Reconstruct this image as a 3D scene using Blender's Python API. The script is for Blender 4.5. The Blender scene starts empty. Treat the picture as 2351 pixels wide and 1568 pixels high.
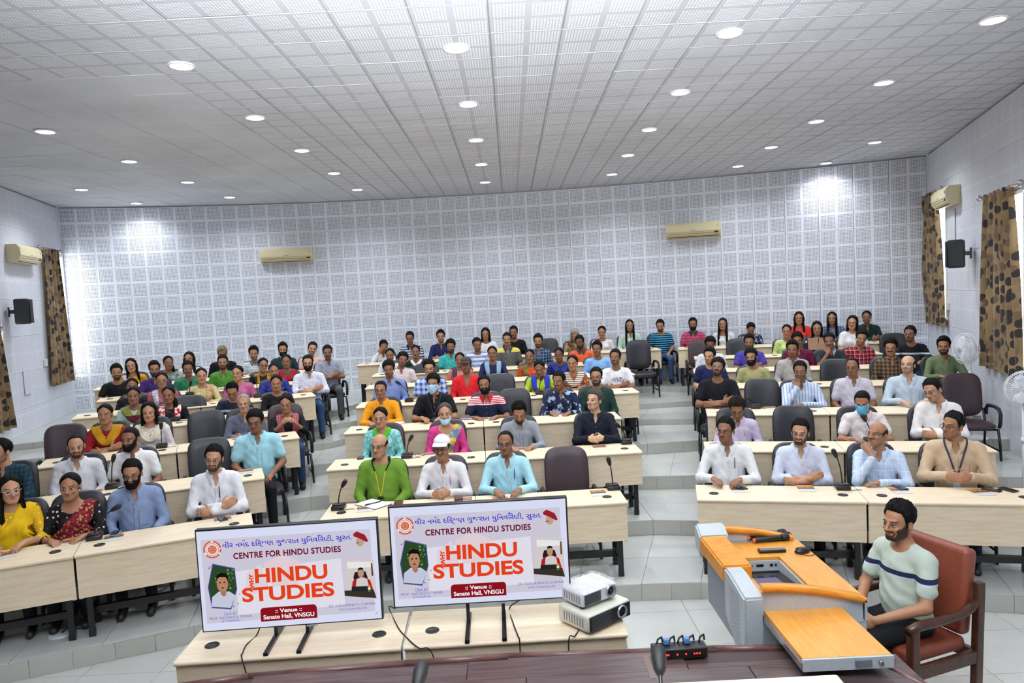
import bpy, bmesh, math, random
import numpy as np
from mathutils import Vector, Matrix, Euler

# ------------------------------------------------------------------ camera, world, light, exposure
scene = bpy.context.scene
COL = scene.collection
IW, IH = 2351, 1568
FPX, CAMH, ROLL, HORIZ = 1640., 2.85, .05, 681.
PITCH = math.atan((784-HORIZ)*math.cos(ROLL)/FPX)
cam_d = bpy.data.cameras.new('camera'); cam = bpy.data.objects.new('camera', cam_d); COL.objects.link(cam)
cam_d.sensor_width = 36.; cam_d.lens = FPX/IW*36.; cam_d.clip_start = .05; cam_d.clip_end = 100
cam.matrix_world = Matrix.Translation((0, 0, CAMH)) @ Matrix.Rotation(math.pi/2-PITCH, 4, 'X') @ Matrix.Rotation(-ROLL, 4, 'Z')
scene.camera = cam

world = bpy.data.worlds.new('world'); scene.world = world; world.use_nodes = True
wb = world.node_tree.nodes['Background']; wb.inputs[0].default_value = (.72, .82, 1, 1); wb.inputs[1].default_value = 1.0
scene.view_settings.view_transform = 'Standard'; scene.view_settings.look = 'None'
scene.view_settings.gamma = 1; scene.view_settings.use_curve_mapping = False
scene.view_settings.exposure = 0.0
scene.cycles.use_denoising = True; scene.cycles.adaptive_threshold = .02
scene.cycles.max_bounces = 5; scene.cycles.diffuse_bounces = 4; scene.cycles.glossy_bounces = 3
scene.cycles.transmission_bounces = 3; scene.cycles.sample_clamp_indirect = 6
scene.cycles.caustics_reflective = False; scene.cycles.caustics_refractive = False

CEIL = 5.095
LIGHT_W = 135.             # each ceiling downlight
FLASH_W = 6600.           # the flash on the camera, bounced off the ceiling

def lamp(name, kind, loc, energy, color=(1, 1, 1), **kw):
    d = bpy.data.lights.new(name, kind); d.energy = energy; d.color = color
    for k, v in kw.items(): setattr(d, k, v)
    o = bpy.data.objects.new(name, d); COL.objects.link(o); o.location = loc
    return o
fl = lamp('flash', 'SPOT', (.1, .1, 3.15), FLASH_W, (.96, .975, 1), spot_size=math.radians(112), spot_blend=.7, shadow_soft_size=.08)
fl.rotation_euler = (math.radians(147), 0, 0)

# ------------------------------------------------------------------ pixel -> place (only to measure where things stand)
_Rc = cam.matrix_world.to_3x3()
def ray(px, py):
    return _Rc @ Vector(((px-IW/2)/FPX, -(py-IH/2)/FPX, -1))
def at(px, py, z):
    d = ray(px, py); t = (z-CAMH)/d.z; return Vector((d.x*t, d.y*t, z))
def on_plane(px, py, n, c):                       # n.(x,y) = c, a vertical plane
    d = ray(px, py); t = c/(n[0]*d.x+n[1]*d.y); return Vector((d.x*t, d.y*t, CAMH+d.z*t))

# ------------------------------------------------------------------ materials
def lin(h):
    h = h.lstrip('#'); return tuple(((c/12.92) if c <= .04045 else ((c+.055)/1.055)**2.4) for c in (int(h[i:i+2], 16)/255 for i in (0, 2, 4)))
MATS = {}
class N:
    """thin node-tree helper"""
    def __init__(s, nt): s.nt = nt
    def n(s, t, **kw):
        o = s.nt.nodes.new(t)
        for k, v in kw.items(): setattr(o, k, v)
        return o
    def l(s, a, b): s.nt.links.new(a, b)
    def put(s, sock, v):
        if isinstance(v, bpy.types.NodeSocket): s.l(v, sock)
        elif isinstance(v, tuple) and len(v) == 3 and sock.type == 'RGBA': sock.default_value = (*v, 1)
        else: sock.default_value = v
    def m(s, op, a, b=0., c=None):
        o = s.n('ShaderNodeMath', operation=op); s.put(o.inputs[0], a); s.put(o.inputs[1], b)
        if c is not None: s.put(o.inputs[2], c)
        return o.outputs[0]
    def mix(s, f, a, b):
        o = s.n('ShaderNodeMix', data_type='RGBA'); s.put(o.inputs[0], f); s.put(o.inputs[6], a); s.put(o.inputs[7], b); return o.outputs[2]
    def sep(s, v):
        o = s.n('ShaderNodeSeparateXYZ'); s.l(v, o.inputs[0]); return o.outputs
    def ramp(s, v, a, b, c=0., d=1.):
        o = s.n('ShaderNodeMapRange'); s.put(o.inputs[0], v)
        for i, q in enumerate((a, b, c, d)): o.inputs[i+1].default_value = q
        return o.outputs[0]
    def noise(s, vec, scale, detail=2.):
        o = s.n('ShaderNodeTexNoise'); s.l(vec, o.inputs['Vector']); o.inputs['Scale'].default_value = scale; o.inputs['Detail'].default_value = detail; return o.outputs['Fac']
    def obj(s): return s.n('ShaderNodeTexCoord').outputs['Object']
def newmat(name, rough=.6, color=None, metal=0., spec=.5):
    m = bpy.data.materials.new(name); m.use_nodes = True; k = N(m.node_tree); b = m.node_tree.nodes['Principled BSDF']
    b.inputs['Roughness'].default_value = rough; b.inputs['Metallic'].default_value = metal; b.inputs['Specular IOR Level'].default_value = spec
    if color is not None: b.inputs['Base Color'].default_value = (*color, 1)
    m.diffuse_color = (*(color or (.5, .5, .5)), 1)
    return m, k, b
def plain(h, rough=.6, metal=0., spec=.5, grain=.06):
    key = ('p', h, rough, metal, spec)
    if key in MATS: return MATS[key]
    m, k, b = newmat('plain_'+h.strip('#'), rough, lin(h), metal, spec)
    if grain:
        f = k.noise(k.obj(), 60, 3)
        c = k.mix(k.ramp(f, .3, .7, 0, 1), tuple(x*(1-grain) for x in lin(h)), tuple(min(1, x*(1+grain)) for x in lin(h)))
        k.l(c, b.inputs['Base Color'])
    MATS[key] = m; return m
def glow(h, strength, name=None):
    key = ('e', h, strength)
    if key in MATS: return MATS[key]
    m = bpy.data.materials.new(name or 'glow_'+h.strip('#')); m.use_nodes = True; nt = m.node_tree; nt.nodes.clear()
    e = nt.nodes.new('ShaderNodeEmission'); o = nt.nodes.new('ShaderNodeOutputMaterial'); e.inputs[0].default_value = (*lin(h), 1); e.inputs[1].default_value = strength
    nt.links.new(e.outputs[0], o.inputs[0]); MATS[key] = m; return m

def wood(name, a, b_, scale=(1.2, 14, 14), rough=.42, axis=0):
    m, k, b = newmat(name, rough, lin(a)); mp = k.n('ShaderNodeMapping'); k.l(k.obj(), mp.inputs[0]); mp.inputs['Scale'].default_value = scale
    f = k.noise(mp.outputs[0], 3.2, 6); g = k.noise(mp.outputs[0], 16, 3)
    v = k.m('ADD', k.m('MULTIPLY', f, .75), k.m('MULTIPLY', g, .25))
    k.l(k.mix(k.ramp(v, .35, .65), lin(a), lin(b_)), b.inputs['Base Color'])
    return m
BEECH = wood('beech_laminate', '#eadbc0', '#dfcaa6', (1.5, 10, 10), .38)
BEECHP = wood('beech_panel', '#eddcbf', '#e0caa6', (1.3, 10, 12), .45)
ORANGE = wood('orange_wood', '#e09a35', '#c97c1c', (3, 9, 9), .3)
ORTOP = wood('orange_top', '#d8993f', '#c98833', (12, 2, 9), .33)
DARKW = wood('dark_chair_wood', '#4a2a18', '#2c170d', (6, 6, 2), .35)

def perforated(name, base, dot, half=.29, rough=.75, axes=(0, 2), strength=1., stain=.0):
    m, k, b = newmat(name, rough, lin(base)); co = k.obj(); s = k.sep(co); oi = k.n('ShaderNodeObjectInfo').outputs['Random']
    def cell(v):
        w = k.m('SUBTRACT', k.m('MULTIPLY', k.m('FRACT', k.m('DIVIDE', v, .312)), .312), .0335)
        inb = k.m('MULTIPLY', k.m('GREATER_THAN', w, 0.), k.m('LESS_THAN', w, .264))
        h = k.m('ABSOLUTE', k.m('SUBTRACT', k.m('FRACT', k.m('DIVIDE', w, .0264)), .5))
        return inb, h
    i1, h1 = cell(s[axes[0]]); i2, h2 = cell(s[axes[1]])
    mask = k.m('MULTIPLY', k.m('MULTIPLY', i1, i2), k.m('LESS_THAN', k.m('MAXIMUM', h1, h2), half))
    geo = k.n('ShaderNodeNewGeometry').outputs['Position']
    dirt = k.ramp(k.noise(geo, .9, 4), .35, .7, 1-stain, 1.)
    tone = k.ramp(oi, 0, 1, .965, 1.0)
    c = k.mix(k.m('MULTIPLY', mask, strength), lin(base), lin(dot))
    v = k.n('ShaderNodeVectorMath', operation='SCALE'); k.l(c, v.inputs[0]); k.l(k.m('MULTIPLY', dirt, tone), v.inputs['Scale'])
    k.l(v.outputs[0], b.inputs['Base Color']); return m
WALLM = perforated('wall_panel_paint', '#eff3fc', '#74757e', .28, .7)
SIDEM = perforated('side_panel_paint', '#e6e9f2', '#9a9ca4', .26, .7, strength=.38, stain=.12)
CEILM = perforated('ceiling_tile_paint', '#bfc2ca', '#f4f7fc', .30, .8, (0, 1), stain=.10)
CEILP = perforated('ceiling_tile_repainted', '#d6dae0', '#e8ebf0', .26, .8, (0, 1), strength=.5, stain=.16)
WHITE = plain('#e4e6ea', .6); GRID = plain('#8f9096', .7); DGRID = plain('#8d8d90', .7)
BLACK = plain('#17171b', .45); BLKM = plain('#111114', .35, 0, .5); RUB = plain('#0c0c0e', .6)
LEA_B = plain('#26272c', .42, grain=.15); LEA_M = plain('#3a2a2e', .45, grain=.15)
GREY = plain('#aeb6b9', .4); GREYD = plain('#7f8590', .45); CREAM = plain('#d9cfa6', .4); CREAMD = plain('#c2a970', .45); STEEL = plain('#b8b8bc', .25, .9)

def floor_tile_mat(name, h, rough):
    m, k, b = newmat(name, rough, lin(h)); oi = k.n('ShaderNodeObjectInfo').outputs['Random']; geo = k.n('ShaderNodeNewGeometry').outputs['Position']
    f = k.m('MULTIPLY', k.ramp(oi, 0, 1, .95, 1.03), k.ramp(k.noise(geo, 5, 4), .3, .7, .96, 1.03))
    v = k.n('ShaderNodeVectorMath', operation='SCALE'); v.inputs[0].default_value = lin(h); k.l(f, v.inputs['Scale']); k.l(v.outputs[0], b.inputs['Base Color']); return m
FLOORM = floor_tile_mat('floor_tile_glazed', '#bcbeb9', .16); RISERM = floor_tile_mat('riser_tile_glazed', '#b3b2a9', .3); GROUT = plain('#94938c', .8)

# ------------------------------------------------------------------ mesh helpers
class MB:
    """collects boxes, tubes and sheets, links them as ONE mesh object"""
    def __init__(s): s.v = []; s.f = []; s.smooth = []
    def add(s, vs, fs, smooth=False):
        o = len(s.v); s.v += [tuple(v) for v in vs]; s.f += [tuple(i+o for i in f) for f in fs]; s.smooth += [smooth]*len(fs); return s
    def box(s, c, d, R=None):
        c = Vector(c); h = Vector(d)/2
        vs = [Vector((x*h.x, y*h.y, z*h.z)) for x in (-1, 1) for y in (-1, 1) for z in (-1, 1)]
        if R is not None: vs = [R @ v for v in vs]
        return s.add([c+v for v in vs], [(0, 1, 3, 2), (4, 6, 7, 5), (0, 4, 5, 1), (2, 3, 7, 6), (0, 2, 6, 4), (1, 5, 7, 3)])
    def prism(s, pts, z0, z1):                    # plan polygon (ccw) extruded
        n = len(pts); vs = [(x, y, z0) for x, y in pts]+[(x, y, z1) for x, y in pts]
        return s.add(vs, [tuple(range(n-1, -1, -1)), tuple(range(n, 2*n))]+[(i, (i+1) % n, n+(i+1) % n, n+i) for i in range(n)])
    def tube(s, pts, r, n=8, cap=True):
        pts = [Vector(p) for p in pts]; rs = r if isinstance(r, (list, tuple)) else [r]*len(pts); vs = []; up = None
        for i, p in enumerate(pts):
            t = (pts[min(i+1, len(pts)-1)]-pts[max(i-1, 0)]).normalized()
            if up is None: up = Vector((0, 0, 1)) if abs(t.z) < .9 else Vector((1, 0, 0))
            a = t.cross(up).normalized(); b = a.cross(t).normalized(); up = b
            vs += [p+(a*math.cos(q)+b*math.sin(q))*rs[i] for q in (2*math.pi*j/n for j in range(n))]
        fs = [(i*n+j, i*n+(j+1) % n, (i+1)*n+(j+1) % n, (i+1)*n+j) for i in range(len(pts)-1) for j in range(n)]
        if cap: fs += [tuple(range(n-1, -1, -1)), tuple(range((len(pts)-1)*n, len(pts)*n))]
        return s.add(vs, fs, True)
    def lathe(s, prof, n=20, c=(0, 0, 0), R=None):  # prof: (r, z)
        vs = []; c = Vector(c)
        for r, z in prof:
            for j in range(n):
                q = Vector((r*math.cos(2*math.pi*j/n), r*math.sin(2*math.pi*j/n), z)); vs.append(c+(R @ q if R is not None else q))
        m = len(prof); fs = [(i*n+j, i*n+(j+1) % n, (i+1)*n+(j+1) % n, (i+1)*n+j) for i in range(m-1) for j in range(n)]
        fs += [tuple(range(n-1, -1, -1)), tuple(range((m-1)*n, m*n))]
        return s.add(vs, fs, True)
    def grid(s, P, nu, nv, smooth=True, closed=False):
        fs = [(i*nv+j, i*nv+(j+1) % nv, (i+1)*nv+(j+1) % nv, (i+1)*nv+j) for i in range(nu-1) for j in range(nv if closed else nv-1)]
        return s.add(P, fs, smooth)
    def rbox(s, c, d, r=.02, R=None, seg=2):       # box with rounded edges
        bm = bmesh.new(); bmesh.ops.create_cube(bm, size=1)
        for v in bm.verts: v.co = Vector((v.co.x*d[0], v.co.y*d[1], v.co.z*d[2]))
        bmesh.ops.bevel(bm, geom=bm.edges[:], offset=min(r, min(d)*.49), segments=seg, affect='EDGES', profile=.5)
        bm.verts.index_update(); sm_ = [max(abs(f.normal.x), abs(f.normal.y), abs(f.normal.z)) < .999 for f in bm.faces]; vs = [Vector(c)+(R @ v.co if R is not None else v.co) for v in bm.verts]; fs = [tuple(v.index for v in f.verts) for f in bm.faces]; bm.free()
        s.add(vs, fs, True); s.smooth[-len(fs):] = sm_; return s
    def mesh(s, name, mats):
        me = bpy.data.meshes.new(name); me.from_pydata([tuple(v) for v in s.v], [], s.f)
        me.polygons.foreach_set('use_smooth', s.smooth)
        for m in (mats if isinstance(mats, (list, tuple)) else [mats]): me.materials.append(m)
        return me
    def build(s, name, mats, parent=None): return link(name, s.mesh(name, mats), parent)
def link(name, me, parent=None, loc=None, rotz=None):
    o = bpy.data.objects.new(name, me); COL.objects.link(o)
    if parent is not None: o.parent = parent
    if loc is not None: o.location = loc
    if rotz is not None: o.rotation_euler = (0, 0, rotz)
    return o
def tag(o, label=None, cat=None, group=None, kind=None):
    if label: o['label'] = label
    if cat: o['category'] = cat
    if group: o['group'] = group
    if kind: o['kind'] = kind
    return o
def thing(name, label, cat, loc=(0, 0, 0), rotz=0., group=None):
    o = bpy.data.objects.new(name, None); o.empty_display_size = .1; COL.objects.link(o); o.location = loc; o.rotation_euler = (0, 0, rotz)
    return tag(o, label, cat, group)
def copy_tree(o, parent=None):
    c = o.copy(); COL.objects.link(c)
    if parent is not None: c.parent = parent
    for ch in list(o.children): copy_tree(ch, c)
    return c
def place(o, x, y, z, rz): o.location = (x, y, z); o.rotation_euler = (0, 0, rz); return o
RotZ = lambda a: Matrix.Rotation(a, 3, 'Z')
# ------------------------------------------------------------------ the hall: plan of the fan-shaped rows
ZL = [0, .158, .325, .495, .65, .745, .84, .935]
ANG = {'L': math.radians(22.5), 'C': math.radians(2), 'R': math.radians(-13)}
DD = {'C': [6.49, 7.78, 9.01, 10.18, 11.6, 12.6, 13.9], 'L': [6.77, 7.97, 9.2, 10.3, 11.3, 12.38, 13.35], 'R': [6.7, 7.97, 9.27, 10.65, 11.89, 13.15, 14.22]}
def nd(b): a = ANG[b]; return Vector((-math.sin(a), math.cos(a))), Vector((math.cos(a), math.sin(a)))
def row_pt(b, k, s, off=0.):
    n, d = nd(b); p = n*(DD[b][k-1]+off)+d*s; return Vector((p.x, p.y, ZL[k]))
def back_y(x): return 15.80-.022*(x+2.0)**2
CORL = Vector((-9.1, back_y(-9.1))); DIRL = Vector((.69, -2.57)).normalized()
CORR = Vector((7.98, back_y(7.98))); DIRR = Vector((-1.71, -5.0)).normalized()
NL = Vector((-DIRL.y, DIRL.x)); NR = Vector((DIRR.y, -DIRR.x))   # into the room
if NL.x < 0: NL = -NL
if NR.x > 0: NR = -NR
def onL(px, py): return on_plane(px, py, NL, NL.dot(CORL))
def onR(px, py): return on_plane(px, py, NR, NR.dot(CORR))
def onB(px, py):
    d = ray(px, py); t = 10.
    for _ in range(30): t = back_y(d.x*t)/d.y
    return Vector((d.x*t, d.y*t, CAMH+d.z*t))
def wallL_x(y): return CORL.x+(y-CORL.y)*DIRL.x/DIRL.y
def wallR_x(y): return CORR.x+(y-CORR.y)*DIRR.x/DIRR.y
FRONT_Y = -2.6
P_ = .624
def panel_mesh(w, h, t=.016, name='panel', mat=None):
    g = .0005; m = MB(); b = .0018
    vs = [(g, 0, g), (w-g, 0, g), (w-g, 0, h-g), (g, 0, h-g), (g+b, -t, g+b), (w-g-b, -t, g+b), (w-g-b, -t, h-g-b), (g+b, -t, h-g-b)]
    m.add(vs, [(0, 1, 5, 4), (1, 2, 6, 5), (2, 3, 7, 6), (3, 0, 4, 7), (4, 5, 6, 7)])
    return m.mesh(name, mat)
# back wall: shallow concave arc of acoustic panels
def arc_pts():
    pts = [Vector((CORL.x, CORL.y))]; x = CORL.x
    while True:
        s = math.hypot(1, -.044*(x+2)); x += P_/s
        if x > CORR.x-.02: break
        pts.append(Vector((x, back_y(x))))
    pts.append(Vector((CORR.x, CORR.y))); return pts
AP = arc_pts()
m = MB(); n = len(AP)
m.add([(p.x, p.y+.02, .0) for p in AP]+[(p.x, p.y+.02, CEIL+.1) for p in AP], [(i, i+1, n+i+1, n+i) for i in range(n-1)])
m.add([(p.x, p.y+.2, .0) for p in AP]+[(p.x, p.y+.2, CEIL+.1) for p in AP], [(i+1, i, n+i, n+i+1) for i in range(n-1)])
wall_back = tag(m.build('wall_back', plain('#bfc1c8', .8)), kind='structure')
PMESH = {}
def pm(w, h, mat):
    key = (round(w, 2), round(h, 2), mat.name)
    if key not in PMESH: PMESH[key] = panel_mesh(w, h, mat=mat)
    return PMESH[key]
def clad(parent, a, b, mat, zbot, skip=lambda u, z: False):
    """cover the vertical strip a->b (plan) with square panels hung from the ceiling down"""
    d = b-a; L = d.length; ang = math.atan2(d.y, d.x); nu = max(1, math.ceil(L/P_-.05))
    for i in range(nu):
        w = min(P_, L-i*P_); z = CEIL-.004
        while z > zbot+.02:
            h = min(P_, z-zbot)
            if not skip(i*P_+w/2, z-h/2):
                o = link('panel', pm(w, h, mat), parent); p = a+d.normalized()*(i*P_)
                o.location = (p.x, p.y, z-h); o.rotation_euler = (0, 0, ang)
            z -= h
for i in range(len(AP)-1): clad(wall_back, AP[i], AP[i+1], WALLM, ZL[7])
# side walls
def side_wall(name, cor, di, nin, mat):
    far = cor; near = cor+di*((FRONT_Y-cor.y)/di.y)
    m = MB(); out = -nin*.02; o2 = -nin*.2
    q = [far+out, near+out, near+o2, far+o2]
    pts = [(p.x, p.y) for p in q]
    if sum((pts[i][0]*pts[(i+1) % 4][1]-pts[(i+1) % 4][0]*pts[i][1]) for i in range(4)) < 0: pts.reverse()
    m.prism(pts, 0, CEIL+.1); return tag(m.build(name, plain('#bfc1c8', .8)), kind='structure'), near
wall_left, nearL = side_wall('wall_left', CORL, DIRL, NL, SIDEM)
wall_right, nearR = side_wall('wall_right', CORR, DIRR, NR, SIDEM)
# panels need their visible face (local -y) towards the room: left wall runs near->far, right wall far->near
def level_at_side(side, y):
    b = 'L' if side == 'L' else 'R'; x = wallL_x(y) if side == 'L' else wallR_x(y); nn, dd = nd(b); q = nn.dot(Vector((x, y)))
    k = 0
    for i in range(7):
        if q > DD[b][i]-.12: k = i+1
    return ZL[k]
def side_panels(wall, cor, di, side, ymin):
    L = (cor.y-ymin)/abs(di.y); nseg = math.ceil(L/P_)
    for i in range(nseg):
        a = cor+di*(i*P_); b = cor+di*((i+1)*P_)
        zb = level_at_side(side, (a.y+b.y)/2)
        if side == 'L': clad(wall, b, a, SIDEM, zb)
        else: clad(wall, a, b, SIDEM, zb)
side_panels(wall_left, CORL, DIRL, 'L', 7.0)
side_panels(wall_right, CORR, DIRR, 'R', 4.6)
wf = MB(); wf.box(((nearL.x+nearR.x)/2, FRONT_Y-.1, CEIL/2), (nearR.x-nearL.x+1, .2, CEIL+.2)); tag(wf.build('wall_front', plain('#f2f2f0', .7)), kind='structure')
# ceiling
m = MB(); m.prism([(-9.6, FRONT_Y-.2), (8.6, FRONT_Y-.2), (8.6, 16.2), (-9.6, 16.2)], CEIL+.03, CEIL+.12)
ceiling = tag(m.build('ceiling', GRID), kind='structure')
X0 = -.37-.312; Y0 = 6.61-.312
LIGHT_XY = [(-5.48, [8.75, 10.65, 12.55, 14.42]), (-2.9, [6.7, 8.6, 10.5, 12.4, 14.27]), (-.37, [6.61, 8.49, 10.39, 12.26, 14.15]), (2.09, [6.57, 8.43, 10.27, 12.1, 13.96]),
            (4.46, [6.57, 8.45, 10.28, 12.03, 13.75]), (-7.44, [12.75, 14.6]), (6.2, [12.06, 13.9])]
cells = []
for i in range(-15, 15):
    for j in range(-12, 16):
        x, y = X0+i*P_, Y0+j*P_; cx, cy = x+P_/2, y+P_/2
        if cy > FRONT_Y and cx > wallL_x(cy)-.45 and cx < wallR_x(cy)+.45 and cy < back_y(cx)+.45: cells.append((cy, cx, x, y))
vis = sorted([c for c in cells if c[0] > 3.6 and abs(c[1])/c[0] < .86 ])
def ctile(mat):
    key = ('ct', mat.name)
    if key not in PMESH:
        g = .0035; b = .003; h = .006; w = P_; mm = MB()
        mm.add([(g, g, .03), (w-g, g, .03), (w-g, w-g, .03), (g, w-g, .03), (g+b, g+b, .03-h), (w-g-b, g+b, .03-h), (w-g-b, w-g-b, .03-h), (g+b, w-g-b, .03-h)],
               [(0, 1, 5, 4), (1, 2, 6, 5), (2, 3, 7, 6), (3, 0, 4, 7), (7, 6, 5, 4)])
        PMESH[key] = mm.mesh('tile', mat)
    return PMESH[key]
single = vis[:300]; ss = set(single)
rr = random.Random(3)
def painted(cx, cy): return cx < -3.2 and cy > 6.9
for c in single:
    o = link('tile', ctile(CEILP if painted(c[1], c[0]) else CEILM), ceiling, (c[2]+rr.uniform(-.002, .002), c[3], CEIL+rr.uniform(-.003, .003)))
for mat_, pk in ((CEILM, False), (CEILP, True)):
    mm = MB(); g = .0035; b = .003; h = .006; w = P_
    rest = [c for c in cells if c not in ss and painted(c[1], c[0]) == pk]
    for c in rest:
        dz = CEIL+rr.uniform(-.003, .003)
        mm.add([(c[2]-X0+a, c[3]-Y0+q, dz+z) for a, q, z in ((g, g, .03), (w-g, g, .03), (w-g, w-g, .03), (g, w-g, .03), (g+b, g+b, .03-h), (w-g-b, g+b, .03-h), (w-g-b, w-g-b, .03-h), (g+b, w-g-b, .03-h))],
               [(0, 1, 5, 4), (1, 2, 6, 5), (2, 3, 7, 6), (3, 0, 4, 7), (7, 6, 5, 4)])
    o = mm.build('far_tiles', mat_, ceiling); o.location = (X0, Y0, 0); o['kind'] = 'stuff'
# ceiling downlights
LENS = glow('#f4f6ff', 14., 'downlight_lens')
colname = {-5.48: 'column over the left block', -2.9: 'column over the left aisle', -.37: 'column over the middle block', 2.09: 'column over the right aisle', 4.46: 'column over the right block', -7.44: 'column along the left wall', 6.2: 'column along the right wall'}
ordn = ['nearest the stage', 'second from the stage', 'third from the stage', 'fourth from the stage', 'fifth from the stage']
lm = MB(); lm.lathe([(.098, .012), (.118, .010), (.122, .0), (.118, -.006), (.100, -.008), (.097, -.004), (.097, .012)], 28); RIM = lm.mesh('rim', plain('#e8e8ea', .4))
lm = MB(); lm.lathe([(.0, .004), (.098, .004), (.098, -.003), (.06, -.006), (.0, -.007)], 28); DIFF = lm.mesh('lens', LENS)
for x, ys in LIGHT_XY:
    for q, y in enumerate(ys):
        t = thing('downlight', f'round recessed ceiling downlight, {ordn[q]} in the {colname[x]}', 'ceiling light', (x, y, CEIL+.012), 0, 'ceiling downlights')
        link('rim', RIM, t); link('lens', DIFF, t)
        s = lamp('downlight_beam', 'SPOT', (x, y, CEIL-.03), LIGHT_W*(.6 if back_y(x)-y < 1.3 else 1.), (.9, .94, 1), spot_size=math.radians(150), spot_blend=.9, shadow_soft_size=.1)
# ------------------------------------------------------------------ floor and stepped platforms
def wl(y): return wallL_x(y)-.1
def wr(y): return wallR_x(y)+.1
SE = {'Lin': [.26, .45, .95, 1.1, 1.42, 1.5, 1.9], 'Cl': [-1.68, -1.9, -1.95, -2.0, -2.1, -2.2, -2.6], 'Cr': [1.3, 1.72, 1.72, 2.22, 2.45, 2.8, 3.5], 'Rl': [.14, .26, .35, .3, .28, .25, .05]}
def nose(k):
    """front edge of level k in plan, from the left wall to the right wall"""
    n, d = nd('L'); c = DD['L'][k-1]-.12; B = n*c+d*SE['Lin'][k-1]
    t = 0; p = B.copy()
    while p.x > wl(p.y): p -= d*.05
    A = p
    n2, d2 = nd('C'); c2 = DD['C'][k-1]-.12; C_ = n2*c2+d2*SE['Cl'][k-1]; D_ = n2*c2+d2*SE['Cr'][k-1]
    n3, d3 = nd('R'); c3 = DD['R'][k-1]-.12; E_ = n3*c3+d3*SE['Rl'][k-1]; p = E_.copy()
    while p.x < wr(p.y): p += d3*.05
    return [A, B, C_, D_, E_, p]
NOSE = [None]+[nose(k) for k in range(1, 8)]
BACKL = [Vector((CORL.x-.1, CORL.y+.1))]+[Vector((x, back_y(x)+.1)) for x in (-3.9, -2.7, 3.3, 3.6)]+[Vector((CORR.x+.1, CORR.y+.1))]
NOSE.append(BACKL)
m = MB(); m.prism([(nearL.x-.5, FRONT_Y-.2), (nearR.x+.5, FRONT_Y-.2), (9, 16.2), (-9.8, 16.2)], -.15, -.012)
floor = tag(m.build('floor', GROUT), kind='structure')
def quad_tile(parent, name, q, z0, z1, mat):
    c = sum((Vector(p) for p in q), Vector((0, 0)))/4; g = .0025
    ins = []
    for p in q:
        v = Vector(p)-c; ins.append(v*(1-g/max(v.length, .01)*1.4))
    mm = MB(); mm.add([(v.x, v.y, z0) for v in ins]+[(v.x, v.y, z1) for v in ins], [(4, 5, 6, 7), (0, 1, 5, 4), (1, 2, 6, 5), (2, 3, 7, 6), (3, 0, 4, 7)])
    return link(name, mm.mesh(name, mat), parent, (c.x, c.y, 0))
sq = MB(); sq.add([(.002, .002, -.012), (.622, .002, -.012), (.622, .622, -.012), (.002, .622, -.012), (.002, .002, 0), (.622, .002, 0), (.622, .622, 0), (.002, .622, 0)], [(4, 5, 6, 7), (0, 1, 5, 4), (1, 2, 6, 5), (2, 3, 7, 6), (3, 0, 4, 7)])
SQ = sq.mesh('tile', FLOORM)
for i in range(-12, 12):
    for j in range(5, 11):
        x, y = .18+i*P_, .55+j*P_
        if x > wl(y)-.3 and x < wr(y) and x < 7 and y < 7.0: link('tile', SQ, floor, (x, y, 0))
for k in range(1, 8):
    a, b = NOSE[k], NOSE[k+1]; m = MB(); z = ZL[k]
    for i in range(5): m.prism([(a[i].x, a[i].y+.012), (a[i+1].x, a[i+1].y+.012), (b[i+1].x, b[i+1].y+.02), (b[i].x, b[i].y+.02)], -.1 if k == 1 else ZL[k-1]-.2, z-.012)
    plat = tag(m.build('floor', GROUT), kind='structure')
    for i in range(5):
        L = (a[i+1]-a[i]).length; nn = max(1, round(L/P_)); rows = 2
        for q in range(nn):
            for r in range(rows):
                f = lambda u, v: (a[i].lerp(a[i+1], u)).lerp(b[i].lerp(b[i+1], u), v)
                quad_tile(plat, 'tile', [f(q/nn, r/rows), f((q+1)/nn, r/rows), f((q+1)/nn, (r+1)/rows), f(q/nn, (r+1)/rows)], z-.012, z, FLOORM)
        nr = max(1, round(L/.31)); h = z-ZL[k-1]; d = (a[i+1]-a[i]).normalized(); w = L/nr
        mm = MB(); mm.add([(.0015, 0, .001), (w-.0015, 0, .001), (w-.0015, 0, h-.013), (.0015, 0, h-.013), (.0015, .012, .001), (w-.0015, .012, .001), (w-.0015, .012, h-.013), (.0015, .012, h-.013)],
                          [(0, 1, 2, 3), (4, 0, 3, 7), (1, 5, 6, 2), (3, 2, 6, 7)]); me = mm.mesh('riser_tile', RISERM)
        for q in range(nr):
            p = a[i].lerp(a[i+1], q/nr); link('riser_tile', me, plat, (p.x, p.y, ZL[k-1]), math.atan2(d.y, d.x))
# ------------------------------------------------------------------ stage in the foreground
STZ = .8
def plank_mat():
    m, k, b = newmat('stage_laminate', .3, lin('#4a3634')); oi = k.n('ShaderNodeObjectInfo').outputs['Random']; mp = k.n('ShaderNodeMapping'); k.l(k.obj(), mp.inputs[0]); mp.inputs['Scale'].default_value = (1.2, 12, 12)
    cm = k.n('ShaderNodeCombineXYZ'); k.put(cm.inputs[0], k.m('MULTIPLY', oi, 40.)); k.l(cm.outputs[0], mp.inputs['Location'])
    f = k.noise(mp.outputs[0], 3, 6); k.l(k.mix(k.ramp(f, .3, .7), lin('#5c4c4a'), lin('#372b2c')), b.inputs['Base Color']); return m
PLANK = plank_mat()
edge_px = [(180, 1590), (422, 1568), (573, 1546), (930, 1516.5), (1170, 1500), (1441, 1491.7), (1639, 1483), (1804, 1481), (1990, 1505), (2064, 1560)]
EDGE = [at(x, y, STZ).to_2d() for x, y in edge_px]
EDGE[-1] = Vector((EDGE[-2].x+.16, EDGE[-2].y-.32))
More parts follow.
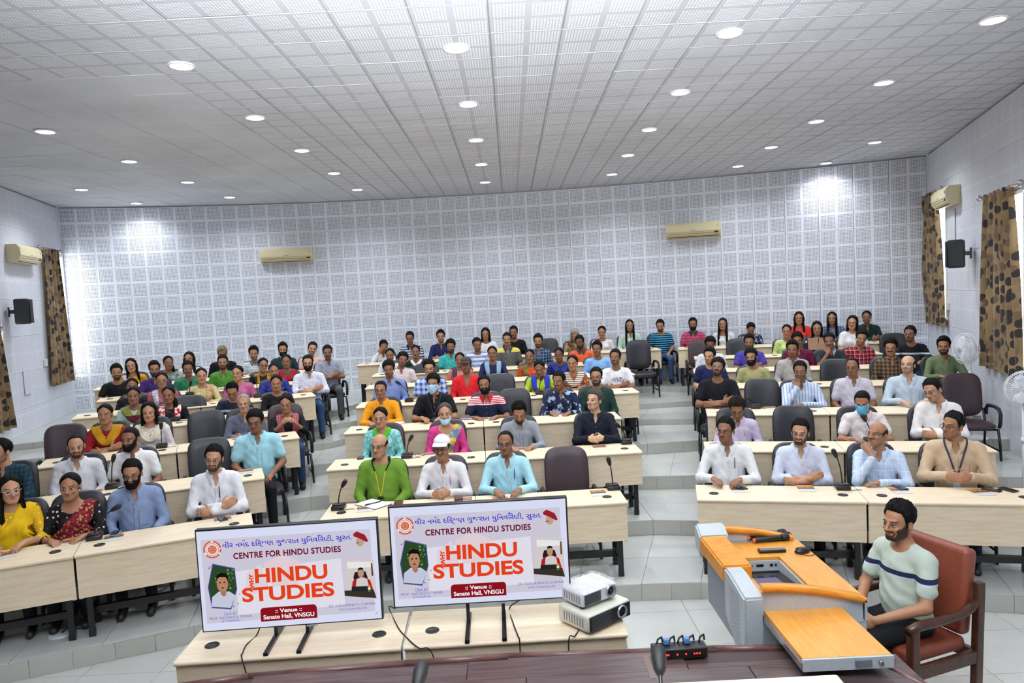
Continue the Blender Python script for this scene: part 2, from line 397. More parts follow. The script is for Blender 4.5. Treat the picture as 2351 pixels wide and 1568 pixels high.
m = MB(); poly = [(wallL_x(FRONT_Y)+.3, FRONT_Y)]+[(EDGE[-1].x+.05, FRONT_Y)]+[(p.x, p.y-.03) for p in reversed(EDGE)]+[(EDGE[0].x-1.2, EDGE[0].y-.4)]
m.prism(poly, 0, STZ-.012); stage = tag(m.build('stage', plain('#3c2b28', .6)), 'dark wood laminate speaking stage with rounded front edge', 'stage', kind='structure')
m = MB()
for i in range(len(EDGE)-1):
    a, b = EDGE[i], EDGE[i+1]
    m.tube([(a.x, a.y-.02, STZ-.008), (b.x, b.y-.02, STZ-.008)], .02, 10)
m.build('edge_trim', wood('stage_edge_wood', '#6b4a44', '#4a302e', (2, 9, 9), .35), stage)
def yedge(x):
    for i in range(len(EDGE)-1):
        if EDGE[i].x <= x <= EDGE[i+1].x: return EDGE[i].lerp(EDGE[i+1], (x-EDGE[i].x)/(EDGE[i+1].x-EDGE[i].x)).y
    return EDGE[0].y if x < EDGE[0].x else EDGE[-1].y
pw, pl = .19, 1.2; rr = random.Random(5)
for j in range(16):
    x = -2.9-rr.uniform(0, 1.1)
    while x < 2.5:
        y1 = 4.30-j*pw; y0 = y1-pw; xa, xb = x, x+pl; xb2 = min(xb, EDGE[-1].x); ym = min(yedge(xa+.05), yedge(max(xa+.06, xb2-.22)), yedge((xa+xb2)/2))-.025
        t1 = min(y1, ym)
        if t1-y0 > .02 and xb2-xa > .05:
            q = [(xa, y0), (xb2, y0), (xb2, t1), (xa, t1)]; quad_tile(stage, 'plank', q, STZ-.012, STZ+rr.uniform(0, .0008), PLANK)
        x += pl
# ------------------------------------------------------------------ windows, curtains, wall fittings
def curtain_mat():
    m, k, b = newmat('leaf_print_cloth', .75, lin('#9c8458')); co = k.obj()
    mp = k.n('ShaderNodeMapping'); k.l(co, mp.inputs[0]); mp.inputs['Scale'].default_value = (1, 0, .85)
    xz = k.sep(mp.outputs[0]); cb = k.n('ShaderNodeCombineXYZ'); k.put(cb.inputs[0], xz[0]); k.put(cb.inputs[1], xz[2])
    v = k.n('ShaderNodeTexVoronoi', voronoi_dimensions='2D'); k.l(cb.outputs[0], v.inputs['Vector']); v.inputs['Scale'].default_value = 8.2; v.inputs['Randomness'].default_value = .75
    rnd = k.sep(v.outputs['Color'])
    spot = k.ramp(v.outputs['Distance'], .37, .41, 1, 0); dark = k.m('GREATER_THAN', rnd[0], .35)
    base = k.mix(k.ramp(k.noise(co, 3, 3), .35, .65), lin('#937b52'), lin('#735b3a'))
    c = k.mix(spot, base, k.mix(dark, lin('#6a5234'), lin('#231713'))); k.l(c, b.inputs['Base Color'])
    b.inputs['Sheen Weight'].default_value = .2; return m
CURT = curtain_mat(); PANE = glow('#f3f8ff', 9., 'daylight_pane')
INSET = .09
def on_wall(side, px, py): return on_plane(px, py, NL, NL.dot(CORL)+INSET) if side == 'L' else on_plane(px, py, NR, NR.dot(CORR)+INSET)
def wall_frame(side):
    """tangent running screen-left to screen-right along the wall, and the inward normal"""
    t = (-DIRL if side == 'L' else DIRR); n = NL if side == 'L' else NR
    return Vector((t.x, t.y, 0)), Vector((n.x, n.y, 0))
def curtain(side, num, top_l, top_r, bot_l, bot_r, rod_l, rod_r, label, wpad):
    T, n = wall_frame(side); P = [on_wall(side, *p) for p in (top_l, top_r, bot_l, bot_r)]
    o = P[0]; u = [(p-o).dot(T) for p in P]; zt = (P[0].z+P[1].z)/2; zb = (P[2].z+P[3].z)/2
    base = Vector((o.x, o.y, 0))-n*INSET; ang = math.atan2(T.y, T.x)
    r = thing('curtain', label, 'curtain', base, ang); sgn = 1 if (RotZ(ang) @ Vector((0, 1, 0))).dot(n) > 0 else -1
    m = MB(); nu, nv = 72, 20; pts = []
    for i in range(nu):
        q = i/(nu-1)
        for j in range(nv):
            w = j/(nv-1); x0 = u[2]+(u[0]-u[2])*w; x1 = u[3]+(u[1]-u[3])*w
            amp = .035*(1-.45*w)+.008
            y = .085+amp*math.sin(q*math.pi*2*5.5+.6*math.sin(w*3))+.012*math.sin(q*41+w*2)
            pts.append((x0+(x1-x0)*q+.01*math.sin(q*30), sgn*y, zb+(zt-zb)*w))
    m.grid(pts, nu, nv); m.build('cloth', CURT, r)
    a, b = [(on_wall(side, *p)-o).dot(T) for p in (rod_l, rod_r)]; zr = zt-.02
    m = MB(); m.tube([(a, sgn*.085, zr), (b, sgn*.085, zr)], .013, 10); rod = m.build('rod', STEEL, r)
    for e in (a, b):
        m = MB(); m.lathe([(.006, -.045), (.03, -.03), (.04, 0), (.03, .03), (.006, .045)], 14, (e, sgn*.085, zr)); m.build('finial', STEEL, rod)
        m = MB(); m.tube([(e+(.05 if e == a else -.05), 0, zr), (e+(.05 if e == a else -.05), sgn*.085, zr)], .008, 8); m.build('bracket', STEEL, rod)
    # the window behind it
    uc = (Vector((CORL.x, CORL.y, 0))-base).dot(T) if side == 'L' else 0; w0, w1 = min(u)+wpad[0], max(u)+wpad[1]
    if num == 1: w1 = uc-.07
    z0, z1 = zb+.12, zt-.10
    win = tag(link(f'window_{num}', None, None, base, ang), kind='structure')
    m = MB(); fw = .05
    for c, d in ((((w0+w1)/2, sgn*.012, z0), (w1-w0+fw, .05, fw)), (((w0+w1)/2, sgn*.012, z1), (w1-w0+fw, .05, fw)), ((w0, sgn*.012, (z0+z1)/2), (fw, .05, z1-z0)), ((w1, sgn*.012, (z0+z1)/2), (fw, .05, z1-z0)), (((w0+w1)/2, sgn*.012, (z0+z1)/2), (.03, .045, z1-z0))): m.box(c, d)
    m.build('frame', WHITE, win)
    m = MB(); m.box(((w0+w1)/2, sgn*.024, (z0+z1)/2), (w1-w0, .006, z1-z0)); m.build('pane', PANE, win)
curtain('L', 1, (98, 567), (133, 574), (120, 884), (169, 876), (90, 562.5), (139, 574.7), 'brown leaf-print curtain on the left wall beside the back corner', (.38, .16))
curtain('L', 2, (-52, 740), (0, 757), (-50, 1008), (36, 986), (-60, 735), (2, 752), 'brown leaf-print curtain at the left picture edge under the speaker', (.35, .0))
curtain('R', 3, (2118, 449), (2150, 437), (2106, 741), (2170, 744), (2112, 453), (2160, 431), 'brown leaf-print curtain on the right wall beside the back corner', (.1, -.15))
curtain('R', 4, (2259, 447), (2324, 425), (2253, 849), (2349, 860), (2248, 448), (2342, 418), 'large brown leaf-print curtain hanging behind the white pedestal fans', (.1, -.13))

def ac(label, loc, ang, W=1.06, vents=True, sticker='#2f7fc0'):
    """split air conditioner; local -y faces the room"""
    t = thing('air_conditioner', label, 'air conditioner', loc, ang, 'wall-mounted air conditioners')
    h, d = .30, .21; prof = [(0, 0), (-.12, 0), (-.185, .05), (-.21, .12), (-.20, .25), (-.16, .30), (0, .30)]
    m = MB(); n = len(prof)
    m.add([(-W/2, y, z) for y, z in prof]+[(W/2, y, z) for y, z in prof], [(i, i+n, (i+1) % n+n, (i+1) % n) for i in range(n)]+[tuple(range(n)), tuple(range(2*n-1, n-1, -1))]); m.build('body', CREAM, t)
    m = MB(); m.add([(-W/2+.01, -.213, .125), (W/2-.01, -.213, .125), (W/2-.01, -.204, .255), (-W/2+.01, -.204, .255)], [(0, 1, 2, 3)]); m.box((0, -.2115, .118), (W-.02, .008, .008)); m.build('front_panel', CREAM, t)
    m = MB(); m.add([(-W/2+.05, -.1975, .075), (W/2-.05, -.1975, .075), (W/2-.05, -.135, .008), (-W/2+.05, -.135, .008)], [(0, 1, 2, 3)]); m.build('air_outlet', BLACK, t)
    m = MB()
    m.box((0, -.172, .045), (W-.12, .055, .006), Matrix.Rotation(math.radians(35), 3, 'X'))
    m.build('louvre', CREAMD, t)
    m = MB(); m.box((W/2-.09, -.205, .085), (.075, .006, .025)); m.build('display', BLACK, t)
    m = MB(); m.box((W/2-.06, -.2115, .205), (.05, .003, .05)); m.build('sticker', plain(sticker, .5), t)
    m = MB(); m.box((0, -.2155, .145), (.09, .002, .008)); m.build('badge', plain('#777064', .5), t)
    return t
p = onB(663, 603); a = math.atan2(-.044*(p.x+2), 1); ac('cream air conditioner high on the back wall above the left rows', (p.x, p.y-.02, p.z), a, 1.10, sticker='#c9b9a8')
p = onB(1591, 546); a = math.atan2(-.044*(p.x+2), 1); ac('glossy cream air conditioner on the back wall above the right rows', (p.x, p.y-.02, p.z), a, 1.10, sticker='#c9b9a8')
p = onL(40, 606); ac('cream air conditioner on the left wall beside the curtain rod', (p.x+NL.x*.02, p.y+NL.y*.02, p.z), math.atan2(-DIRL.y, -DIRL.x), 1.0, sticker='#c8bf7a')
p = onR(2190, 474); ac('cream air conditioner on the right wall between two curtains', (p.x+NR.x*.02, p.y+NR.y*.02, p.z), math.atan2(DIRR.y, DIRR.x), 1.0)

def speaker(label, c, ang):
    t = thing('loudspeaker', label, 'speaker', c, ang, 'black wall speakers')
    m = MB(); m.rbox((0, -.2, 0), (.30, .22, .42), .03); m.build('cabinet', plain('#1c1d22', .55), t)
    m = MB(); pts = [(-.135+.27*i/8, -.312-.035*math.sin(math.pi*i/8), z) for i in range(9) for z in (-.195, .195)]
    m.grid(pts, 9, 2); m.build('grille', plain('#25272d', .7, grain=.3), t)
    m = MB(); m.box((0, -.05, 0), (.10, .10, .06)); m.box((0, -.012, 0), (.12, .024, .16)); m.build('bracket', BLKM, t)
p = onL(10, 717); speaker('black loudspeaker on the left wall below the air conditioner', (p.x+NL.x*.055, p.y+NL.y*.055, p.z), math.atan2(-DIRL.y, -DIRL.x)+.25)
p = onR(2242, 580); speaker('black loudspeaker on the right wall behind the large curtain', (p.x+NR.x*.06, p.y+NR.y*.06, p.z), math.atan2(DIRR.y, DIRR.x)-.3)
def switchbox(label, c, ang):
    m = MB(); m.rbox((0, -.022, 0), (.09, .045, .13), .006); o = m.build('switch_box', plain('#dcdcd4', .5)); o.location = c; o.rotation_euler = (0, 0, ang); tag(o, label, 'switch')
p = onL(99, 833); switchbox('small white switch box on the left wall beside the curtain', (p.x+NL.x*.02, p.y+NL.y*.02, p.z), math.atan2(-DIRL.y, -DIRL.x))
p = onR(2182, 703); switchbox('small white switch box on the right wall beside the curtain', (p.x+NR.x*.02, p.y+NR.y*.02, p.z), math.atan2(DIRR.y, DIRR.x))
p = onL(58, 878); m = MB(); m.rbox((0, -.008, 0), (.26, .016, .42), .005); o = m.build('cover_plate', SIDEM); o.data.materials[0] = plain('#d4d7e0', .65); o.location = (p.x+NL.x*.022, p.y+NL.y*.022, p.z); o.rotation_euler = (0, 0, math.atan2(-DIRL.y, -DIRL.x)); tag(o, 'plain white cover plate low on the left wall', 'cover plate')
p = onR(2191, 520); m = MB(); m.rbox((0, -.008, 0), (.34, .016, .55), .005); o = m.build('cover_plate', plain('#d4d7de', .65)); o.location = (p.x+NR.x*.022, p.y+NR.y*.022, p.z); o.rotation_euler = (0, 0, math.atan2(DIRR.y, DIRR.x)); tag(o, 'stained white cover plate under the right wall air conditioner', 'cover plate')

def fan(label, base, head_z, yaw, R=.22, tilt=0.):
    t = thing('pedestal_fan', label, 'fan', base, yaw, 'white pedestal fans'); W = plain('#e9ebee', .35)
    m = MB(); m.lathe([(.0, .04), (.06, .045), (.19, .02), (.2, .008), (.2, 0), (0, 0)], 28); m.build('base', W, t)
    m = MB(); m.tube([(0, 0, .03), (0, 0, head_z-.12)], [.017, .014], 10); m.tube([(0, 0, head_z*.55), (0, 0, head_z*.55+.06)], .024, 10); m.build('pole', W, t)
    X = Matrix.Rotation(math.radians(90)+tilt, 3, 'X'); c = (0, -.05, head_z)
    m = MB(); m.lathe([(.05, -.16), (.07, -.13), (.07, -.04), (.05, -.02)], 18, c, X); m.box((0, 0, head_z-.09), (.07, .09, .13)); m.build('motor', W, t)
    m = MB()
    for zz, rr_ in ((.0, R), (.05, R*.99), (.08, R*.75), (.0, R*.6), (-.05, R*.85)):
        q = [Vector(c)+X @ Vector((rr_*math.cos(6.2832*i/36), rr_*math.sin(6.2832*i/36), zz)) for i in range(37)]; m.tube(q, .004, 5, False)
    for i in range(48):
        th = 6.2832*i/48; e = Vector((math.cos(th), math.sin(th), 0))
        m.tube([Vector(c)+X @ (e*r_+Vector((0, 0, z))) for r_, z in ((.05, .095), (R*.6, .085), (R*.92, .06), (R, .0))], .0022, 4, False)
        m.tube([Vector(c)+X @ (e*r_+Vector((0, 0, z))) for r_, z in ((R, .0), (R*.85, -.05), (.06, -.06))], .0022, 4, False)
    m.build('cage', W, t)
    m = MB(); m.lathe([(.0, .1), (.045, .1), (.05, .09), (.0, .088)], 18, c, X); m.build('badge', plain('#d5d8de', .4), t)
    for b in range(3):
        m = MB(); a0 = b*2.094; P = []
        for i in range(7):
            for j in range(5):
                r_ = .04+(R-.07)*i/6; th = a0+(j/4-.5)*(.55+.35*math.sin(math.pi*i/6)); P.append(Vector(c)+X @ Vector((r_*math.cos(th), r_*math.sin(th), .02+.035*(j/4-.5))))
        m.grid(P, 7, 5); m.build('blade', plain('#eceef2', .3), t)
p = on_plane(2228, 880, NR, NR.dot(CORR)+.45); fan('white pedestal fan seen from the side beside the olive-shirted man', (p.x, p.y, ZL[4]), on_plane(2221, 798, NR, NR.dot(CORR)+.45).z-ZL[4], math.radians(-85), .205)
p = on_plane(2351, 1072, NR, NR.dot(CORR)+.5); q = on_plane(2347, 890, NR, NR.dot(CORR)+.5); fan('white pedestal fan half out of frame under the large curtain', (p.x, p.y, ZL[2]), q.z-ZL[2], math.radians(-20), .19)

# ------------------------------------------------------------------ desks
DZ, DDEP = .738, .5
GR = MB(); GR.lathe([(.0, .003), (.034, .003), (.036, .006), (.044, .005), (.046, .0), (.0, 0)], 20); GROM = GR.mesh('cable_grommet', BLKM)
def desk_parts(w):
    m = MB(); prof = [(0, .708), (-.0, .738)]; n = 8   # bull-nosed front edge
    pr = [(DDEP, .708), (DDEP, .738)]+[(.016-.016*math.sin(math.pi*i/8), .723+.015*math.cos(math.pi*i/8)) for i in range(9)]
    N_ = len(pr); m.add([(-w/2, y, z) for y, z in pr]+[(w/2, y, z) for y, z in pr], [(i, i+N_, (i+1) % N_+N_, (i+1) % N_) for i in range(N_)]+[tuple(range(N_)), tuple(range(2*N_-1, N_-1, -1))])
    out = [('tabletop', m.mesh('tabletop', BEECH), (0, 0, 0))]
    m = MB(); m.box((0, .032, .535), (w-.012, .018, .345)); out.append(('modesty_panel', m.mesh('modesty_panel', BEECHP), (0, 0, 0)))
    for sx in (-1, 1):
        m = MB(); m.box((0, 0, .03), (.05, .05, .06)); m.box((0, 0, .38), (.045, .045, .655)); lg = m.mesh('leg', BLKM)
        for y in (.10, .40): out.append(('leg', lg, (sx*(w/2-.07), y, 0)))
        m = MB(); m.box((sx*(w/2-.07), .25, .17), (.035, .26, .04)); m.box((sx*(w/2-.07), .25, .69), (.035, .34, .035)); out.append(('side_rail', m.mesh('side_rail', BLKM), (0, 0, 0)))
        m = MB(); m.box((sx*(w/2-.022), .06, .40), (.03, .035, .10)); out.append(('end_block', m.mesh('end_block', BEECHP), (0, 0, 0)))
    m = MB(); m.box((0, .25, .17), (w-.18, .05, .06)); out.append(('stretcher', m.mesh('stretcher', BLKM), (0, 0, 0)))
    return out
DCACHE = {}
def desk(label, loc, rz, w, group):
    w = round(w, 3)
    if w not in DCACHE: DCACHE[w] = desk_parts(w)
    t = thing('desk', label, 'desk', loc, rz, group)
    for nm, me, lo in DCACHE[w]: link(nm, me, t, lo)
    for sx in (-1, 1): link('cable_grommet', GROM, t, (sx*(w/2-.16), .20, DZ))
    return t
SPAN = {'C': [(-1.62, 1.23, 2), (-1.83, 1.66, 2), (-1.87, 1.67, 2), (-1.92, 2.16, 3), (-2.02, 2.4, 3), (-2.06, 2.25, 3), (-2.55, 3.42, 4)],
        'L': [(-2.62, .2, 2), (-2.95, .38, 2), (-1.92, .88, 2), (-1.75, 1.02, 2), (-1.9, 1.36, 2), (-1.74, 1.48, 2), (-1.9, 1.8, 3)],
        'R': [(.13, 3.05, 2), (.26, 3.1, 2), (.34, 3.25, 2), (.28, 3.3, 2), (.25, 3.35, 2), (.3, 3.4, 2), (.02, 3.75, 3)]}
BN = {'L': 'left block', 'C': 'middle block', 'R': 'right block'}
RN = ['', 'front row', 'second row', 'third row', 'fourth row', 'fifth row', 'sixth row', 'back row']
UN = {2: ['left unit', 'right unit'], 3: ['left unit', 'centre unit', 'right unit'], 4: ['leftmost unit', 'left inner unit', 'right inner unit', 'rightmost unit']}
for b in 'LCR':
    for k in range(1, 8):
        s0, s1, nn = SPAN[b][k-1]; w = (s1-s0)/nn
        for i in range(nn):
            p = row_pt(b, k, s0+w*(i+.5)); desk(f'beech laminate desk with black legs, {BN[b]}, {RN[k]}, {UN[nn][i]}', (p.x, p.y, ZL[k]), ANG[b], w-.006, f'desks of the {BN[b]}')

# ------------------------------------------------------------------ chairs
def pad(cx, cy, cz, w, h, t, bow=.03, R=None, nu=9, nv=9, ex=4.):
    """rounded cushion: superellipse outline in local x/z, thickness along y, bowed"""
    V = []; F = []; K = 28
    def ring(sc, y):
        out = []
        for i in range(K):
            a = 2*math.pi*i/K; c, s = math.cos(a), math.sin(a)
            x = math.copysign(abs(c)**(2/ex), c)*w/2*sc; z = math.copysign(abs(s)**(2/ex), s)*h/2*sc
            out.append(Vector((x, y-bow*(1-(2*x/w)**2), z)))
        return out
    rings = [ring(.02, t/2), ring(.6, t/2), ring(.92, t*.42), ring(1, t*.15), ring(1, -t*.15), ring(.92, -t*.42), ring(.6, -t/2), ring(.02, -t/2)]
    for r in rings: V += r
    for i in range(7): F += [(i*K+j, i*K+(j+1) % K, (i+1)*K+(j+1) % K, (i+1)*K+j) for j in range(K)]
    F += [tuple(range(K-1, -1, -1)), tuple(range(7*K, 8*K))]
    if R is not None: V = [R @ v for v in V]
    return [v+Vector((cx, cy, cz)) for v in V], F
def chair_meshes(mat):
    out = []
    m = MB(); m.add(*pad(0, .03, .425, .50, .50, .075, .0, Matrix.Rotation(math.radians(90), 3, 'X')), True); out.append(('seat', m.mesh('seat', mat)))
    m = MB(); m.add(*pad(0, .285, .775, .475, .57, .06, -.035, Matrix.Rotation(math.radians(-9), 3, 'X')), True); out.append(('backrest', m.mesh('backrest', mat)))
    for s in (-1, 1):
        x = s*.275; m = MB(); m.tube([(x, .26, .52), (x, .25, .60), (x, .20, .645), (x, .0, .655), (x, -.12, .64), (x, -.17, .58), (x, -.16, .47), (x, -.13, .41)], .022, 8); out.append(('armrest', m.mesh('armrest', RUB)))
        m = MB(); m.tube([(s*.25, -.16, .40), (s*.26, -.19, .2), (s*.265, -.20, 0)], .016, 8); out.append(('leg', m.mesh('leg', BLKM)))
        m = MB(); m.tube([(s*.24, .26, .60), (s*.25, .22, .40), (s*.26, .27, .2), (s*.265, .30, 0)], .016, 8); out.append(('leg', m.mesh('leg', BLKM)))
    m = MB(); m.tube([(-.25, -.14, .385), (.25, -.14, .385)], .013, 8); m.tube([(-.25, .20, .385), (.25, .20, .385)], .013, 8); m.tube([(-.262, -.195, .12), (-.262, .285, .12)], .011, 8); m.tube([(.262, -.195, .12), (.262, .285, .12)], .011, 8); out.append(('frame', m.mesh('frame', BLKM)))
    return out
CHM = {'b': chair_meshes(LEA_B), 'm': chair_meshes(LEA_M)}
def chair(label, loc, rz, kind='b', sz=1.):
    t = thing('visitor_chair', label, 'chair', loc, rz, 'padded visitor chairs')
    for nm, me in CHM[kind]: link(nm, me, t)
    t.scale = (1, 1, sz); return t
EMPTY = [  # row, pixel x of the backrest, colour, label, extra offset
 ('C1', 1293, 'm', 'empty maroon chair at the front middle desk', 0), ('C3', 1180, 'b', 'empty black chair beside the man in striped red and navy polo', 0),
 ('C4', 1150, 'b', 'empty black chair between the red shirt and the lime kurta', 0), ('C5', 980, 'b', 'empty black chair directly behind the blue plaid shirt', 0),
 ('C6', 1470, 'b', 'empty black chair with visible legs at the right aisle', 0), ('C7', 1262, 'b', 'empty black chair against the back wall beside the old woman', 0),
 ('L3', 141, 'm', 'empty maroon chair near the left wall', 0), ('L2', 470, 'b', 'empty black chair behind the arms-crossed man in white', 0), ('L3', 469, 'b', 'empty black chair in the third row beside the grey-haired man', 0),
 ('L4', 432, 'b', 'empty black chair beside the red dupatta woman', 0),
 ('R2', 1820, 'b', 'empty black chair beside the man in lilac shirt looking down', 0), ('R3', 1750, 'b', 'empty black chair between black T-shirt and striped shirt men', 0),
 ('R3', 2209, 'm', 'empty maroon chair behind the man in white crossing his arms', .1), ('R4', 1922, 'b', 'empty black chair behind the bald man in lilac short sleeves', 0),
 ('R6', 1612, 'm', 'empty maroon chair in front of the pink polo man', 0), ('R6', 1700, 'b', 'empty black chair in front of the girl with bowed head', 0), ('R6', 2054, 'b', 'empty black chair behind the brown checked shirt', 0)]
for r, px, kind, lab, off in EMPTY:
    b, k = r[0], int(r[1]); n, d = nd(b); q = on_plane(px, 900, n, DD[b][k-1]+1.03+off); s = d.dot(q.to_2d()); p = row_pt(b, k, s, .76+off)
    chair(lab, (p.x, p.y, ZL[k]), ANG[b], kind, 1. if k < 4 or r == 'C6' else .95)
# ------------------------------------------------------------------ people: signed-distance bodies meshed with surface nets
A_ = lambda *a: np.array(a, np.float32)
def smin(a, b, k):
    h = np.clip(.5+.5*(b-a)/k, 0, 1); return b*(1-h)+a*h-k*h*(1-h)
def cap(a, b, ra, rb=None, k=.02, sub=False): return ('c', A_(*a), A_(*b), ra, ra if rb is None else rb, k, sub)
def ell(c, r, k=.02, sub=False, R=None): return ('e', A_(*c), A_(*r), R, None, k, sub)
def prim_d(p, X, Y, Z):
    if p[0] == 'c':
        a, b = p[1], p[2]; d = b-a; L = max(float(d@d), 1e-9)
        x, y, z = X-a[0], Y-a[1], Z-a[2]; t = np.clip((x*d[0]+y*d[1]+z*d[2])/L, 0, 1)
        return np.sqrt((x-t*d[0])**2+(y-t*d[1])**2+(z-t*d[2])**2)-(p[3]+(p[4]-p[3])*t)
    c, r, R = p[1], p[2], p[3]; x, y, z = X-c[0], Y-c[1], Z-c[2]
    if R is not None: x, y, z = (x*R[0][0]+y*R[1][0]+z*R[2][0], x*R[0][1]+y*R[1][1]+z*R[2][1], x*R[0][2]+y*R[1][2]+z*R[2][2])
    k0 = np.sqrt((x/r[0])**2+(y/r[1])**2+(z/r[2])**2); k1 = np.sqrt((x/r[0]**2)**2+(y/r[1]**2)**2+(z/r[2]**2)**2)
    return k0*(k0-1)/np.maximum(k1, 1e-6)
def comb(D, d, p): return -smin(-D, d, p[5]) if p[6] else smin(D, d, p[5])
def sdf(prims, P):
    P = np.asarray(P, np.float32); D = np.full(len(P), .5, np.float32)
    for p in prims: D = comb(D, prim_d(p, P[:, 0], P[:, 1], P[:, 2]), p)
    return D
def bbox(p, m):
    if p[0] == 'c': r = max(p[3], p[4])+m; return np.minimum(p[1], p[2])-r, np.maximum(p[1], p[2])+r
    r = (max(p[2]) if p[3] is not None else p[2])+m; return p[1]-r, p[1]+r
def field(prims, xs, ys, zs):
    D = np.full((len(xs), len(ys), len(zs)), .06, np.float32); ax = (xs, ys, zs)
    for p in prims:
        lo, hi = bbox(p, .05+p[5]); i = [(max(0, np.searchsorted(a, l)-1), np.searchsorted(a, h)+1) for a, l, h in zip(ax, lo, hi)]
        s = tuple(slice(*q) for q in i)
        if min(D[s].shape) == 0: continue
        D[s] = comb(D[s], prim_d(p, xs[s[0]][:, None, None], ys[s[1]][None, :, None], zs[s[2]][None, None, :]), p)
    return D
OFF = [(i, j, k) for i in (0, 1) for j in (0, 1) for k in (0, 1)]
def nets(D, xs, ys, zs):
    S = D < 0; nx, ny, nz = D.shape
    cnt = sum(S[i:nx-1+i, j:ny-1+j, k:nz-1+k].astype(np.int8) for i, j, k in OFF); act = (cnt > 0) & (cnt < 8)
    I, J, K = np.nonzero(act); ids = np.full(act.shape, -1, np.int32); ids[I, J, K] = np.arange(len(I))
    acc = np.zeros((len(I), 3), np.float32); n = np.zeros(len(I), np.float32)
    for a in OFF:
        for ax in range(3):
            if a[ax]: continue
            b = list(a); b[ax] = 1
            d0 = D[I+a[0], J+a[1], K+a[2]]; d1 = D[I+b[0], J+b[1], K+b[2]]; mk = (d0 < 0) != (d1 < 0)
            t = np.where(mk, d0/np.where(mk, d0-d1, 1), 0); p0 = np.stack([xs[I+a[0]], ys[J+a[1]], zs[K+a[2]]], 1); p1 = np.stack([xs[I+b[0]], ys[J+b[1]], zs[K+b[2]]], 1)
            acc += np.where(mk[:, None], p0+(p1-p0)*t[:, None], 0); n += mk
    V = acc/np.maximum(n, 1)[:, None]; Q = []
    for ax in range(3):
        sl0 = [slice(1, -1)]*3; sl0[ax] = slice(0, -1); sl1 = [slice(1, -1)]*3; sl1[ax] = slice(1, None)
        A, B = S[tuple(sl0)], S[tuple(sl1)]; i = np.stack(np.nonzero(A != B), 1); fl = A[tuple(i.T)]
        for q in range(3):
            if q != ax: i[:, q] += 1
        u, v = [(1, 2), (2, 0), (0, 1)][ax]; e = np.eye(3, dtype=int)
        q = [ids[tuple((i-e[u]-e[v]).T)], ids[tuple((i-e[v]).T)], ids[tuple(i.T)], ids[tuple((i-e[u]).T)]]
        q = np.stack(q, 1); q[~fl] = q[~fl][:, ::-1]; Q.append(q)
    return V, np.concatenate(Q)
def npmesh(name, V, F, mats=(), smooth=True):
    me = bpy.data.meshes.new(name); nv, nf = len(V), len(F); me.vertices.add(nv); me.vertices.foreach_set('co', np.asarray(V, np.float32).ravel())
    me.loops.add(nf*4); me.loops.foreach_set('vertex_index', np.asarray(F, np.int32).ravel()); me.polygons.add(nf)
    me.polygons.foreach_set('loop_start', np.arange(0, nf*4, 4, dtype=np.int32)); me.polygons.foreach_set('use_smooth', np.full(nf, smooth)); me.update(calc_edges=True)
    for m in mats: me.materials.append(m)
    return me
def axis(parts):
    """parts: (lo, hi, step) fine intervals over a coarse background given last"""
    lo, hi, st = parts[-1]; out = [lo]
    while out[-1] < hi:
        s = st
        for a, b, q in parts[:-1]:
            if a-1e-6 <= out[-1]+q*.5 < b: s = min(s, q)
            elif out[-1] < a < out[-1]+s: s = max(q, a-out[-1])
        out.append(out[-1]+s)
    return np.array(out, np.float32)

SEAT = .44; HC = np.array([0, -.012, 1.17], np.float32)     # head centre (between the eyes' level) of the nominal sitter
def head_prims(core=False):
    h = lambda x, y, z: (HC[0]+x, HC[1]+y, HC[2]+z)
    P = [ell(h(0, .014, .032), (.076, .096, .084), .03), ell(h(0, -.028, -.045), (.057, .064, .070), .03), cap(h(-.014, -.070, -.094), h(.014, -.070, -.094), .0185, k=.025),
         cap(h(-.047, -.01, -.060), h(-.024, -.06, -.088), .017, k=.025), cap(h(.047, -.01, -.060), h(.024, -.06, -.088), .017, k=.025)]
    if core: return P
    P += [cap(h(-.034, -.078, .021), h(.034, -.078, .021), .012, k=.014)]
    for s in (-1, 1):
        P += [ell(h(s*.031, -.098, .002), (.017, .014, .011), .010, True), ell(h(s*.031, -.078, .0), (.0135, .0125, .010), .004),
              ell(h(s*.041, -.070, -.030), (.019, .015, .014), .02),
              ell(h(s*.078, .016, -.012), (.009, .020, .032), .006), ell(h(s*.087, .012, -.010), (.006, .010, .018), .004, True), ell(h(s*.0135, -.098, -.035), (.0085, .010, .0075), .006)]
    P += [cap(h(0, -.086, .012), h(0, -.114, -.031), .0085, .0118, k=.012), cap(h(-.016, -.088, -.0545), h(.016, -.088, -.0545), .0065, k=.006), cap(h(-.013, -.087, -.066), h(.013, -.087, -.066), .0075, k=.006),
          cap(h(-.017, -.0985, -.0605), h(.017, -.0985, -.0605), .0028, k=.004, sub=True)]
    return P
